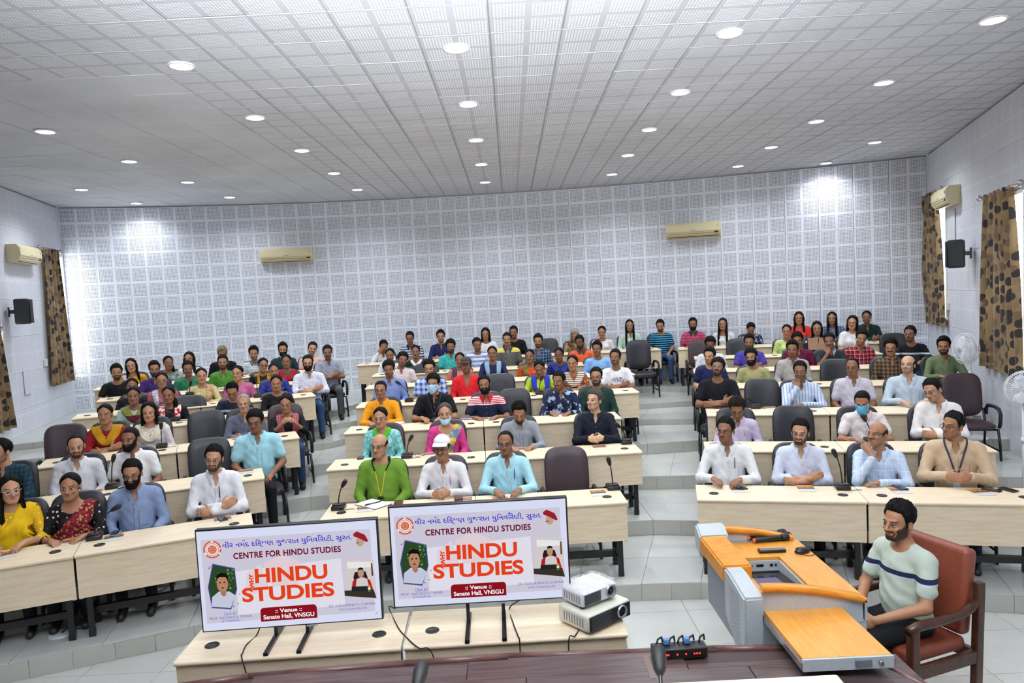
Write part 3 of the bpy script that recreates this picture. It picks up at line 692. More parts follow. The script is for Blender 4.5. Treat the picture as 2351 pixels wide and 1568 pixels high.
def hand_prims(W, d, nrm, side, rf=.0085, curl=.5):
    W = np.array(W, float); d = np.array(d, float); d /= np.linalg.norm(d); n = np.array(nrm, float); n -= d*(n@d); n /= np.linalg.norm(n); l = np.cross(d, n)
    R = np.stack([d, l, n], 1).astype(np.float32); P = [ell(W+d*.045, (.052, .041, .017), .012, R=R)]
    for i in range(4):
        Lf = (.072, .084, .078, .062)[i]; b = W+d*.082+l*(i-1.5)*.0195; a1 = curl*.7; a2 = curl*1.8
        m = b+(d*math.cos(a1)+n*math.sin(a1))*Lf*.55; e = m+(d*math.cos(a2)+n*math.sin(a2))*Lf*.45
        P += [cap(b-d*.02, m, rf*1.05, rf, .006), cap(m, e, rf, rf*.85, .004)]
    b = W+d*.022+l*side*.03; m = b+(d*.55+l*side*.75+n*.25)*.036; e = m+(d*.9+l*side*.2+n*.3)*.034
    P += [cap(b, m, rf*1.35, rf*1.1, .008), cap(m, e, rf*1.1, rf*.9, .004)]
    return P
# pose: (right elbow, right wrist, right hand dir, right palm normal), same for left;  x<0 is the sitter's right hand
POSE = {
 'lap': (((-.25, .0, .70), (-.12, -.24, .62), (.3, -.9, -.25), (.1, -.2, -1)), ((.25, .0, .70), (.12, -.24, .62), (-.3, -.9, -.25), (-.1, -.2, -1))),
 'desk': (((-.27, -.10, .72), (-.13, -.33, .772), (.55, -.8, -.05), (0, 0, -1)), ((.27, -.10, .72), (.13, -.33, .772), (-.55, -.8, -.05), (0, 0, -1))),
 'clasp': (((-.26, -.10, .72), (-.085, -.30, .785), (.75, -.6, .0), (.55, .6, -.4)), ((.26, -.10, .72), (.085, -.31, .79), (-.75, -.55, .05), (-.55, .6, -.4))),
 'cross': (((-.25, -.07, .72), (.06, -.205, .765), (.85, .05, .28), (0, 1, 0)), ((.25, -.07, .72), (-.05, -.235, .735), (-.9, .12, .05), (0, 1, -.1))),
 'chin': (((-.21, -.20, .745), (-.06, -.17, .985), (.35, .25, .85), (.3, .8, .1)), ((.26, -.09, .72), (-.02, -.30, .77), (-.9, -.2, 0), (0, 0, -1))),
 'steeple': (((-.24, -.10, .74), (-.07, -.225, .94), (.75, -.1, .55), (.4, .6, -.5)), ((.24, -.10, .74), (.07, -.225, .94), (-.75, -.1, .55), (-.4, .6, -.5))),
 'face': (((-.23, -.15, .77), (-.10, -.14, 1.06), (.35, .1, .9), (.3, .9, -.1)), ((.25, -.08, .72), (.05, -.31, .775), (-.7, -.6, 0), (0, 0, -1))),
 'hero': (((-.25, -.06, .70), (-.075, -.30, .60), (.45, -.75, -.35), (.75, .35, -.4)), ((.25, -.06, .70), (.085, -.31, .61), (-.6, -.65, -.3), (-.7, .4, -.4))),
}
SH = ((-.185, .035, .935), (.185, .035, .935))
def torso(o=0., fem=False):
    P = [ell((0, .05, .54), (.17+o, .125+o, .11+o), .05), ell((0, .03, .68), (.145+o*1.8, .118+o*2, .15+o), .05), ell((0, .03, .83), (.155+o, .108+o, .16+o), .05),
         cap((-.15, .037, .94), (.15, .037, .94), .056+o, k=.04), *([cap((-.11, .04, .955), (0, .037, 1.0), .044, k=.04), cap((.11, .04, .955), (0, .037, 1.0), .044, k=.04)] if not o else [cap((s*.12, .04, .95), (s*.05, .042, .975), .052, k=.04) for s in (-1, 1)])]
    if fem: P += [ell((s*.068, -.07, .835), (.058, .05, .058), .035) for s in (-1, 1)]
    return P
def body_prims(pose, lod):
    rf = {0: .0085, 1: .0105}[min(lod, 1)] if lod < 2 else .0082
    P = torso() + [cap((0, .04, .97), (0, .012, 1.10), .056, .052, .03)] + head_prims()
    for i, (E, W, d, n) in enumerate(POSE[pose]):
        P += [cap(SH[i], E, .046, .038, .03), cap(E, W, .039, .026, .015)] + hand_prims(W, d, n, 1 if i == 0 else -1, rf, .9 if pose in ('clasp', 'hero', 'steeple', 'chin') else .45)
    return P
LODS = {0: (.0062, .009, .017), 1: (.0085, .0105, .021), 2: (.0036, .0052, .013)}
def hand_box(pose):
    Q = np.array([np.array(W)+np.array(d)/np.linalg.norm(d)*t for (E, W, d, n) in POSE[pose] for t in (-.04, .19)]); return Q.min(0)-.03, Q.max(0)+.03
BODY = {}
def body(pose, lod):
    key = (pose, lod)
    if key not in BODY:
        f, h, c = LODS[lod]; lo, hi = hand_box(pose); P = body_prims(pose, lod); vis = pose not in ('lap',)
        hx = [(lo[0], hi[0], h)] if vis else []; hy = [(lo[1], hi[1], h)] if vis else []; hz = [(lo[2], hi[2], h)] if vis else []
        xs = axis([(-.098, .098, f)]+hx+[(-.36, .36, c)]); ys = axis([(-.135, -.03, f), (-.03, .13, f*1.5)]+hy+[(-.56, .22, c)]); zs = axis([(1.04, 1.30, f)]+hz+[(.40, 1.32, c)])
        V, F = nets(field(P, xs, ys, zs), xs, ys, zs); BODY[key] = (V, F)
    return BODY[key]
def shirt_prims(pose, sl, neck, fem):
    P = torso(.013, fem)
    for i, (E, W, d, n) in enumerate(POSE[pose]):
        S = np.array(SH[i]); E = np.array(E); W = np.array(W)
        if sl == 'S': P += [cap(S, S+(E-S)*.62, .060, .062, .035)]
        elif sl == 'N': P += [cap(S, S+(E-S)*.2, .060, .058, .035)]
        else:
            P += [cap(S, E, .059, .050, .035)]
            if sl == 'H': P += [cap(E, E+(W-E)*.25, .05, .05, .02)]
            if sl == 'L': P += [cap(E, E+(W-E)*.93, .050, .037, .02)]
            if sl == 'R': P += [cap(E, E+(W-E)*.45, .051, .048, .02)]
    P += [ell((0, .022, 1.045), (.064, .064, .050), .008, True)]
    if neck == 'c': P += [cap((0, -.03, 1.03), (0, -.071, .925), .048, .017, .006, True)]
    if neck == 'r': P += [ell((0, -.012, 1.02), (.074, .075, .052), .008, True)]
    if neck == 'v': P += [cap((0, -.02, 1.03), (0, -.074, .875), .068, .018, .006, True)]
    if neck == 'w': P += [ell((0, -.02, 1.01), (.105, .10, .085), .008, True)]
    return P
SHIRT = {}
def shirt(pose, sl, neck, fem, lod):
    key = (pose, sl, neck, fem, lod)
    if key not in SHIRT:
        c = {0: .0135, 1: .0165, 2: .009}[lod]; P = shirt_prims(*key[:4]); f = c*.62
        xs = axis([(-.10, .10, f), (-.36, .36, c)]); ys = axis([(-.56, .22, c)]); zs = axis([(.90, 1.05, f), (.40, 1.10, c)])
        V, F = nets(field(P, xs, ys, zs), xs, ys, zs); V = V.astype(np.float32)
        # soft creases in the cloth
        w = np.clip((V[:, 2]-.5)*4, 0, 1); r = .0035*np.sin(V[:, 2]*70+V[:, 0]*45+np.sin(V[:, 1]*40)*1.5)*np.clip(1.0-V[:, 2], 0, .25)*4*w
        V[:, 1] += np.where(V[:, 1] < .05, -1, 1)*r*.9; V[:, 0] += .002*np.sin(V[:, 2]*90+V[:, 1]*50)
        SHIRT[key] = (P, npmesh('shirt', V, F, (WHITE,)))
    return SHIRT[key]
# lower body, shared by every sitter
def lower():
    P = [ell((0, .05, .53), (.18, .135, .11), .05)]
    for s in (-1, 1): P += [cap((s*.09, .03, .525), (s*.115, -.40, .515), .083, .062, .04), cap((s*.115, -.40, .50), (s*.12, -.37, .10), .060, .050, .03)]
    xs = axis([(-.3, .3, .022)]); ys = axis([(-.5, .25, .022)]); zs = axis([(.03, .72, .022)])
    V, F = nets(field(P, xs, ys, zs), xs, ys, zs); tr = npmesh('trousers', V, F, (WHITE,))
    P = [cap((0, -.02, .045), (0, -.15, .035), .040, .036, .03), cap((0, .03, .05), (0, .0, .09), .04, .038, .03), ell((0, 0, -.05), (.3, .4, .05), .003, True)]
    xs = axis([(-.06, .06, .013)]); ys = axis([(-.24, .1, .013)]); zs = axis([(-.02, .15, .013)])
    V, F = nets(field(P, xs, ys, zs), xs, ys, zs); return tr, npmesh('shoe', V, F, (WHITE,))
TROU, SHOE = lower()
# ---- hair, beards, masks: shells over the skull, in head-local coordinates
CORE = head_prims(True); PC = HC+np.array([0, .012, .02], np.float32)
def skull_r(dirs, prims=CORE):
    lo = np.full(len(dirs), .02, np.float32); hi = np.full(len(dirs), .19, np.float32)
    for _ in range(18):
        mid = (lo+hi)/2; ins = sdf(prims, PC+dirs*mid[:, None]) < 0; lo = np.where(ins, mid, lo); hi = np.where(ins, hi, mid)
    return hi
def dirs_of(ph, th): return np.stack([np.sin(th)*np.sin(ph), -np.sin(th)*np.cos(ph), np.cos(th)], -1).astype(np.float32)
def shell(thin, thout, thick, nphi=60, nth=16, phis=None, prims=CORE, rough=.0, seed=1, taper=.35, rag=0.):
    """closed shell between polar angles thin(phi)..thout(phi) (degrees), thick(phi, t) metres"""
    closed = phis is None; ph = np.linspace(-math.pi, math.pi, nphi, endpoint=False) if closed else np.radians(np.linspace(*phis, nphi))
    ap = np.degrees(np.abs(ph)); t = np.linspace(0, 1, nth); to = thout(ap)+rag*np.random.RandomState(seed+5).uniform(-1, 1, len(ap)); TH = np.radians(thin(ap)[:, None]+(to-thin(ap))[:, None]*t[None]); PH = np.repeat(ph[:, None], nth, 1)
    d = dirs_of(PH, TH).reshape(-1, 3); R = skull_r(d, prims).reshape(nphi, nth); T = thick(ap[:, None], t[None], PH)
    rs = np.random.RandomState(seed); T = T*(1+rough*rs.uniform(-1, 1, T.shape)); T = T*(1-taper*np.clip((t[None]-.72)/.28, 0, 1)); d = d.reshape(nphi, nth, 3)
    out = d*(R+T)[..., None]; inn = d*(R-.006)[..., None]
    rows = [inn[:, :1], out, inn[:, -1:]]
    G = np.concatenate(rows, 1); nr = G.shape[1]; V = (G+(PC-HC)).reshape(-1, 3); n = nphi if closed else nphi-1
    F = [(i*nr+j, i*nr+j+1, ((i+1) % nphi)*nr+j+1, ((i+1) % nphi)*nr+j) for i in range(n) for j in range(nr-1)]
    return V, np.array(F)
ip = lambda xs, ys: (lambda a: np.interp(a, xs, ys))
MAXP = [0, 28, 48, 60, 68, 76, 86, 98, 112, 140, 180]; MALE = ip(MAXP, [47, 48, 53, 72, 104, 112, 94, 95, 112, 122, 124])
HAIRV = {}
def join(parts):
    V = []; F = []; o = 0
    for v, f in parts: V.append(v); F.append(np.asarray(f)+o); o += len(v)
    return np.concatenate(V), np.concatenate(F)
def curtain_hair(A, L, rx, ry, front=0., cx=0., wave=.0):
    """loose hair hanging round the back of the head; A half-angle in degrees measured from the back"""
    zs = np.array([.03, -.03, -.09, -.15, -.22, -.30, -L]); zs = zs[zs >= -L-1e-6]; n = 25; al = np.radians(np.linspace(-A, A, n)); O = []; I = []
    for q, z in enumerate(zs):
        f = q/(len(zs)-1); X = rx*(1+.10*f+wave*math.sin(q*2.1)); Yr = ry*(1+.05*f)
        O.append(np.stack([cx+np.sin(al)*X, .016+np.cos(al)*Yr+front*f*np.abs(np.sin(al)), np.full(n, z)], 1)); w = .66 if q < len(zs)-1 else .85
        I.append(np.stack([cx+np.sin(al)*X*w, .016+np.cos(al)*Yr*w+front*f*np.abs(np.sin(al)), np.full(n, z)], 1))
    m = len(zs); G = np.concatenate([np.stack(O, 1), np.stack(I[::-1], 1)], 1)   # n x 2m loop
    V = G.reshape(-1, 3); k = 2*m; F = [(i*k+j, (i+1)*k+j, (i+1)*k+(j+1) % k, i*k+(j+1) % k) for i in range(n-1) for j in range(k)]
    for i in (0, n-1): F += [(i*k+j, i*k+j+1, i*k+k-2-j, i*k+k-1-j) for j in range(m-1)]
    return V, np.array(F)
def blob(c, r, n=12):
    th = np.linspace(.02, math.pi-.02, n); ph = np.linspace(0, 2*math.pi, n, endpoint=False); T, P = np.meshgrid(th, ph, indexing='ij')
    V = np.stack([c[0]+r[0]*np.sin(T)*np.cos(P), c[1]+r[1]*np.sin(T)*np.sin(P), c[2]+r[2]*np.cos(T)], -1).reshape(-1, 3)
    return V, np.array([(i*n+j, (i+1)*n+j, (i+1)*n+(j+1) % n, i*n+(j+1) % n) for i in range(n-1) for j in range(n)])
def hair(style):
    if style in HAIRV: return HAIRV[style]
    Z0 = lambda a: np.full_like(a, 1.); FEM = ip([0, 10, 25, 42, 58, 70, 82, 95, 112, 140, 180], [37, 42, 50, 60, 76, 94, 104, 108, 114, 126, 132])
    top = lambda s, t0: (lambda a, t, p: s+(t0-s)*np.clip(1.25-t*1.5, 0, 1)+0*p)
    if style == 'm': r = shell(Z0, MALE, lambda a, t, p: .007+.020*np.clip(1.2-t*1.25, 0, 1)*(1-.25*(a > 120))+.003*np.sin(p*13+t*7), rough=.16, rag=1.6)
    elif style == 'q': r = shell(Z0, MALE, lambda a, t, p: .006+.030*np.clip(1.1-t*1.1, 0, 1)+.022*np.exp(-(a/40)**2)*np.exp(-((t-.75)/.3)**2)+.004*np.sin(p*15+t*9), rough=.18, rag=1.8)
    elif style == 'h': r = shell(Z0, ip(MAXP, [52, 56, 60, 78, 106, 112, 96, 97, 113, 124, 126]), lambda a, t, p: .010+.026*np.clip(1.25-t*1.2, 0, 1)+.004*np.sin(p*12+t*8), rough=.16, rag=2.)
    elif style == 's': r = shell(Z0, MALE, lambda a, t, p: .005+.007*np.clip(1.2-t*1.1, 0, 1)+0*p, rough=.1)
    elif style == 'r': r = shell(Z0, ip(MAXP, [35, 34, 42, 70, 104, 112, 94, 95, 112, 122, 124]), lambda a, t, p: .003+.006*np.clip(1.2-t, 0, 1)+0*p, rough=.1)
    elif style == 'b': r = shell(ip([0, 62, 72, 90, 130, 180], [96, 96, 80, 70, 62, 58]), ip([0, 62, 70, 78, 88, 100, 112, 140, 180], [98, 98, 110, 112, 96, 97, 112, 122, 124]), lambda a, t, p: .001+.008*np.sin(np.pi*np.clip(t, 0, 1))+0*p, rough=.1)
    elif style == 'p': r = join([shell(Z0, FEM, lambda a, t, p: .010+.006*np.clip(1-t, 0, 1)-.006*np.exp(-(p/.06)**2)*(a < 60)+.0012*np.sin(p*38), 72, rag=1., taper=.8), blob((0, .112, -.03), (.045, .04, .05))])
    elif style == 'w': r = join([shell(Z0, FEM, lambda a, t, p: .012+.012*np.clip(1-t, 0, 1)-.007*np.exp(-(p/.06)**2)*(a < 60)+.0015*np.sin(p*38), 72, rag=1., taper=.7), curtain_hair(112, .36, .098, .105, -.05, 0, .06)])
    elif style == 'l': r = join([shell(Z0, FEM, lambda a, t, p: .010+.010*np.clip(1-t, 0, 1)-.007*np.exp(-(p/.06)**2)*(a < 60)+.0015*np.sin(p*38), 72, rag=1., taper=.7), curtain_hair(122, .42, .094, .10, -.11, 0)])
    elif style == 'y': r = join([shell(Z0, FEM, lambda a, t, p: .010+.006*np.clip(1-t, 0, 1)-.006*np.exp(-(p/.06)**2)*(a < 60)+.0012*np.sin(p*38), 72, rag=1., taper=.8), blob((0, .11, -.02), (.045, .05, .05)), blob((.075, .03, -.17), (.035, .045, .13))])
    elif style == 'o': r = join([shell(Z0, FEM, lambda a, t, p: .016+.012*np.clip(1-t, 0, 1), 52), curtain_hair(118, .15, .097, .105, 0, 0)])
    elif style == 'c':      # baseball cap
        dome = shell(Z0, ip([0, 60, 90, 180], [62, 66, 74, 84]), lambda a, t, p: .016+.012*np.clip(1-t, 0, 1)*1.3+0*p, 40, 10)
        a = np.radians(np.linspace(-62, 62, 17)); e0 = np.stack([np.sin(a)*.086, -np.cos(a)*.098+.005, np.full(17, .066)+.006*np.cos(a)], 1); e1 = np.stack([np.sin(a)*.082, -np.cos(a)*.125-.055, np.full(17, .045)-.0*a+.012*np.cos(a*1.4)], 1)
        lo = np.array([0, 0, -.006]); G = np.stack([e0, e1, e1+lo, e0+lo], 1).reshape(-1, 3); brim = (G, np.array([(i*4+j, (i+1)*4+j, (i+1)*4+(j+1) % 4, i*4+(j+1) % 4) for i in range(16) for j in range(4)]))
        r = join([dome, brim])
    elif style == 'cu':     # hair under a cap
        r = shell(ip([0, 60, 180], [60, 70, 80]), ip([0, 58, 62, 70, 78, 88, 100, 112, 140, 180], [61, 71, 80, 104, 110, 94, 95, 112, 122, 124]), lambda a, t, p: .006+0*p+0*t)
    elif style == 'beard':  # full beard
        r = shell(ip([0, 14, 26, 45, 62, 80], [128, 126, 116, 112, 104, 94]), ip([0, 40, 62, 80], [158, 152, 138, 118]), lambda a, t, p: (.004+.014*np.sin(np.pi*np.clip(t*.85+.1, 0, 1)))*np.clip((86-a)/22, .15, 1), 34, 9, (-80, 80), rough=.15)
    elif style == 'tash':
        r = shell(ip([0, 30], [113, 118]), ip([0, 30], [118.5, 123]), lambda a, t, p: .010*np.sin(np.pi*np.clip(t, .08, .92))*np.clip((34-a)/20, .2, 1)+.004, 15, 5, (-24, 24), rough=.1)
    elif style in ('mask', 'maskd'):
        o = 0 if style == 'mask' else 25
        r = shell(ip([0, 25, 60], [100+o, 106+o*.9, 112+o*.5]), ip([0, 60], [150, 132]), lambda a, t, p: .012+.044*np.exp(-(p/.30)**2)*np.sin(np.pi*np.clip(t*.7+.26, 0, 1))*(1 if style == 'mask' else .35), 33, 11, (-64, 64), taper=0.)
    HAIRV[style] = r; return r
HMESH = {}
def hmesh(style, name):
    if style not in HMESH: V, F = hair(style); HMESH[style] = npmesh(name, V, F, (WHITE,))
    return HMESH[style]
def glasses_mesh():
    m = MB()
    for s in (-1, 1):
        m.tube([(s*.032+.0225*math.copysign(abs(math.cos(a))**.75, math.cos(a)), -.106+.004*abs(math.cos(a)), -.002+.0165*math.copysign(abs(math.sin(a))**.8, math.sin(a))) for a in (2*math.pi*i/20 for i in range(21))], .0021, 5, False)
        m.tube([(s*.054, -.102, .004), (s*.074, -.06, .004), (s*.083, .015, .002)], .0019, 5)
    m.tube([(-.010, -.108, .004), (0, -.111, .006), (.010, -.108, .004)], .0019, 5); return m.mesh('glasses', WHITE)
GLAS = glasses_mesh()
def collar_mesh():
    m = MB(); n = 33; ph = np.linspace(.34, 2*math.pi-.34, n); P = []; base = torso(.013)
    for p in ph:
        x, y = math.sin(p), -math.cos(p); b = (1-math.cos(p))/2; e = min(p, 2*math.pi-p)-.34; tip = math.exp(-(e/.40)**2)
        zb = .975+.042*b
        q = lambda r, z: (x*.064*r, .026+y*.064*r, z)
        lo = np.array([q(1.38+.30*tip, zb-.004-.050*tip)])
        for _ in range(8):
            g = np.array([[(sdf(base, lo+np.eye(3)[a]*4e-3)-sdf(base, lo-np.eye(3)[a]*4e-3))[0] for a in range(3)]]); g /= np.linalg.norm(g)+1e-9
            lo = lo+g*(.006-sdf(base, lo))[:, None]*(1. if sdf(base, lo)[0] < .006 else .6)
        lo = tuple(lo[0]); up = q(1.04, zb+.036)
        mid = tuple((np.array(lo)+np.array(up))/2+np.array([x*.006, y*.006, .006]))
        P += [q(.96, zb-.004), q(.94, zb+.030), up, mid, lo, tuple(np.array(lo)-np.array([0, 0, .004])), q(1.0, zb+.020)]
    m.grid(P, n, 7, True, True); return m.mesh('collar', WHITE)
COLLAR = collar_mesh()
# ---- skin: one shared node group draws brows, eyes, lips and stubble from head-local coordinates
def face_group():
    g = bpy.data.node_groups.new('face', 'ShaderNodeTree'); k = N(g)
    for nm, t in (('Skin', 'Color'), ('Hair', 'Color'), ('Tash', 'Float'), ('Beard', 'Float'), ('Stubble', 'Float'), ('Bindi', 'Float'), ('Lip', 'Color')): g.interface.new_socket(nm, in_out='INPUT', socket_type='NodeSocket'+t)
    g.interface.new_socket('Color', in_out='OUTPUT', socket_type='NodeSocketColor')
    gi = k.n('NodeGroupInput'); go = k.n('NodeGroupOutput'); at_ = k.n('ShaderNodeAttribute', attribute_name='hc'); x, y, z = k.sep(at_.outputs['Vector']); ax = k.m('ABSOLUTE', x)
    front = k.m('LESS_THAN', y, -.035); arch = k.m('SUBTRACT', z, k.m('MULTIPLY', k.m('POWER', k.m('ABSOLUTE', k.m('SUBTRACT', ax, .036)), 2.), -9.))
    def e(cx, cz, a, b, s0=1.3, s1=.8):
        u = k.m('DIVIDE', k.m('SUBTRACT', ax, cx), a); w = k.m('DIVIDE', k.m('SUBTRACT', z, cz), b)
        return k.m('MULTIPLY', k.ramp(k.m('ADD', k.m('MULTIPLY', u, u), k.m('MULTIPLY', w, w)), s0, s1), front)
    nz = k.noise(at_.outputs['Vector'], 45, 3)
    col = k.mix(k.ramp(nz, .3, .7, 0, .25), gi.outputs['Skin'], k.mix(.5, gi.outputs['Skin'], (.16, .06, .03)))
    col = k.mix(k.m('MULTIPLY', e(.040, -.034, .022, .018, 1.6, .2), .18), col, (.45, .12, .08))
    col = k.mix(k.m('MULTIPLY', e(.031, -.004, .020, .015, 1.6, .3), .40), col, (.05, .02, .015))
    lipm = k.m('MAXIMUM', e(0, -.0545, .021, .0062), e(0, -.0665, .018, .0072))
    low = k.m('MULTIPLY', k.m('MULTIPLY', k.ramp(k.m('SUBTRACT', z, k.m('ADD', -.078, k.m('MULTIPLY', k.m('MAXIMUM', k.m('SUBTRACT', ax, .036), 0.), 2.5))), .007, -.006), k.m('LESS_THAN', y, k.ramp(z, -.116, -.09, -.05, .012))), k.m('MULTIPLY', k.m('LESS_THAN', ax, .0735), k.m('GREATER_THAN', z, -.122)))
    ring = k.m('SUBTRACT', e(0, -.062, .036, .030), e(0, -.060, .027, .0135))
    ring = k.m('MAXIMUM', ring, 0.); tash = k.m('MULTIPLY', e(0, -.0455, .030, .0085), k.m('SUBTRACT', 1., lipm))
    nolip = k.m('SUBTRACT', 1., k.m('MULTIPLY', lipm, .95))
    bm_ = k.m('MULTIPLY', k.m('MAXIMUM', low, ring), nolip)
    hairc = gi.outputs['Hair']
    col = k.mix(k.m('MULTIPLY', k.m('MAXIMUM', bm_, tash), k.m('MULTIPLY', gi.outputs['Stubble'], .5)), col, hairc)
    col = k.mix(k.m('MULTIPLY', bm_, gi.outputs['Beard']), col, hairc); col = k.mix(k.m('MULTIPLY', tash, gi.outputs['Tash']), col, hairc)
    col = k.mix(k.m('MULTIPLY', lipm, .75), col, gi.outputs['Lip']); col = k.mix(k.m('MULTIPLY', e(0, -.0603, .021, .0016), .8), col, (.03, .01, .01))
    col = k.mix(k.m('MULTIPLY', e(.0085, -.0405, .0040, .0026), .5), col, (.05, .02, .015))
    bu = k.m('DIVIDE', k.m('SUBTRACT', ax, .033), .0215); bw = k.m('DIVIDE', k.m('SUBTRACT', arch, .0245), .0044)
    brow = k.m('MULTIPLY', k.ramp(k.m('ADD', k.m('MULTIPLY', bu, bu), k.m('MULTIPLY', bw, bw)), 1.5, .6), front); col = k.mix(k.m('MULTIPLY', brow, .85), col, hairc)
    col = k.mix(e(.0312, .001, .0162, .0072), col, (.012, .008, .006)); col = k.mix(e(.0312, -.0012, .0142, .0054), col, (.50, .47, .44)); col = k.mix(e(.0312, -.0005, .0062, .0062), col, (.012, .007, .005))
    col = k.mix(k.m('MULTIPLY', e(0, .033, .0042, .0042), gi.outputs['Bindi']), col, (.25, .01, .02))
    k.l(col, go.inputs[0]); return g
FACE = face_group()
SKINS = {'a': '#cba283', 'b': '#b98a6a', 'c': '#a37556', 'd': '#8c6147', 'e': '#6f4833'}
LIPS = {'a': '#b8706a', 'b': '#a8645a', 'c': '#965a50', 'd': '#804a42', 'e': '#673c34'}
HAIRC = {'k': '#0c0a09', 'n': '#221a14', 'g': '#8d8a86', 'y': '#8f8265', 's': '#4a4440', 'w': '#e9e9ec', 'd': '#2b2d33'}
SKM = {}
def skin_mat(s, hc, tash, beard, stub, bindi):
    key = (s, hc, tash, beard, stub, bindi)
    if key not in SKM:
        m, k, b = newmat('skin_'+s, .48, lin(SKINS[s]), 0, .35); g = k.n('ShaderNodeGroup'); g.node_tree = FACE
        for nm, v in (('Skin', (*lin(SKINS[s]), 1)), ('Hair', (*lin(HAIRC[hc]), 1)), ('Tash', tash), ('Beard', beard), ('Stubble', stub), ('Bindi', bindi), ('Lip', (*lin(LIPS[s]), 1))): g.inputs[nm].default_value = v
        k.l(g.outputs[0], b.inputs['Base Color']); b.inputs['Subsurface Weight'].default_value = 0; SKM[key] = m
    return SKM[key]
HM = {}
def hair_mat(c):
    if c not in HM:
        m, k, b = newmat('hair_'+c, .62, lin(HAIRC[c]), 0, .14); co = k.obj(); mp = k.n('ShaderNodeMapping'); k.l(co, mp.inputs[0]); mp.inputs['Scale'].default_value = (90, 30, 30)
        f = k.noise(mp.outputs[0], 1.5, 3); h = lin(HAIRC[c]); k.l(k.mix(k.ramp(f, .3, .7), tuple(v*.55 for v in h), tuple(min(1, v*1.5) for v in h)), b.inputs['Base Color'])
        bp = k.n('ShaderNodeBump'); bp.inputs['Strength'].default_value = .6; bp.inputs['Distance'].default_value = .01; k.l(f, bp.inputs['Height']); k.l(bp.outputs[0], b.inputs['Normal'])
        if c == 'y': k.l(k.mix(k.ramp(f, .4, .55), lin('#1a1613'), lin('#a39674')), b.inputs['Base Color'])
        HM[c] = m
    return HM[c]
# ---- cloth patterns, in the garment's own coordinates
CL = {}
def cloth(spec):
    if spec in CL: return CL[spec]
    p = spec.split(','); t = p[0]; C = [lin(c) for c in p[1:] if c.startswith('#')]; num = [float(c) for c in p[1:] if not c.startswith('#')]
    m, k, b = newmat('cloth', .8, C[0], 0, .25); co = k.obj(); x, y, z = k.sep(co); col = None
    fr = lambda v, s: k.m('FRACT', k.m('MULTIPLY', v, s)); th = num[1] if len(num) > 1 else .5
    if t == 'p': col = k.mix(k.ramp(k.noise(co, 9, 4), .3, .7), tuple(c*.9 for c in C[0]), tuple(min(1, c*1.06) for c in C[0]))
    elif t == 'h': col = k.mix(k.m('LESS_THAN', fr(z, num[0]), th), C[0], C[1])
    elif t == 'v': col = k.mix(k.m('LESS_THAN', fr(x, num[0]), th), C[0], C[1]); col = k.mix(k.m('LESS_THAN', fr(x, num[0]*.37), .12), col, C[2]) if len(C) > 2 else col
    elif t == 'k':
        a = k.m('LESS_THAN', fr(x, num[0]), th); c_ = k.m('LESS_THAN', fr(z, num[0]), th); col = k.mix(k.m('MULTIPLY', k.m('ADD', a, c_), .5), C[0], C[1])
        if len(C) > 2: col = k.mix(k.m('MAXIMUM', k.m('LESS_THAN', fr(k.m('ADD', x, .5/num[0]), num[0]), .08), k.m('LESS_THAN', fr(k.m('ADD', z, .5/num[0]), num[0]), .08)), col, C[2])
    elif t in ('d', 'f'):
        v = k.n('ShaderNodeTexVoronoi'); k.l(co, v.inputs['Vector']); v.inputs['Scale'].default_value = num[0]; v.inputs['Randomness'].default_value = .35 if t == 'd' else .95
        msk = k.ramp(v.outputs['Distance'], th, th-.06); r_ = k.sep(v.outputs['Color'])[0]; c2 = C[1] if len(C) < 3 else k.mix(k.m('GREATER_THAN', r_, .5), C[1], C[2])
        if len(C) > 3: c2 = k.mix(k.m('GREATER_THAN', r_, .75), c2, C[3])
        col = k.mix(msk, C[0], c2)
    elif t == 'n': col = k.mix(k.ramp(k.noise(co, num[0], 5), .46, .56), C[0], C[1]); col = k.mix(k.ramp(k.noise(co, num[0]*.7, 3), .56, .6), col, C[2]) if len(C) > 2 else col
    elif t == 'w': col = k.mix(k.m('LESS_THAN', z, num[0]), k.mix(k.m('LESS_THAN', fr(z, 42.), .5), C[0], C[1]), k.mix(k.m('LESS_THAN', z, num[1]), C[2], k.mix(k.m('LESS_THAN', fr(z, 30.), .5), C[1], C[2])))
    elif t == 'z':     # colour bands by height: z0 c0 z1 c1 ...
        col = C[0]
        for q, c in enumerate(C[1:]): col = k.mix(k.m('LESS_THAN', z, num[q]), col, c)
    mpf = k.n('ShaderNodeMapping'); k.l(co, mpf.inputs[0]); mpf.inputs['Scale'].default_value = (1, 1, .45); mpf.inputs['Rotation'].default_value = (.3, .5, .2); f = k.noise(mpf.outputs[0], 17, 3); bp = k.n('ShaderNodeBump'); bp.inputs['Strength'].default_value = .55; bp.inputs['Distance'].default_value = .02; k.l(f, bp.inputs['Height']); k.l(bp.outputs[0], b.inputs['Normal'])
    if not isinstance(col, tuple): k.l(col, b.inputs['Base Color'])
    CL[spec] = m; return m
def setmat(o, mat):
    o.material_slots[0].link = 'OBJECT'; o.material_slots[0].material = mat
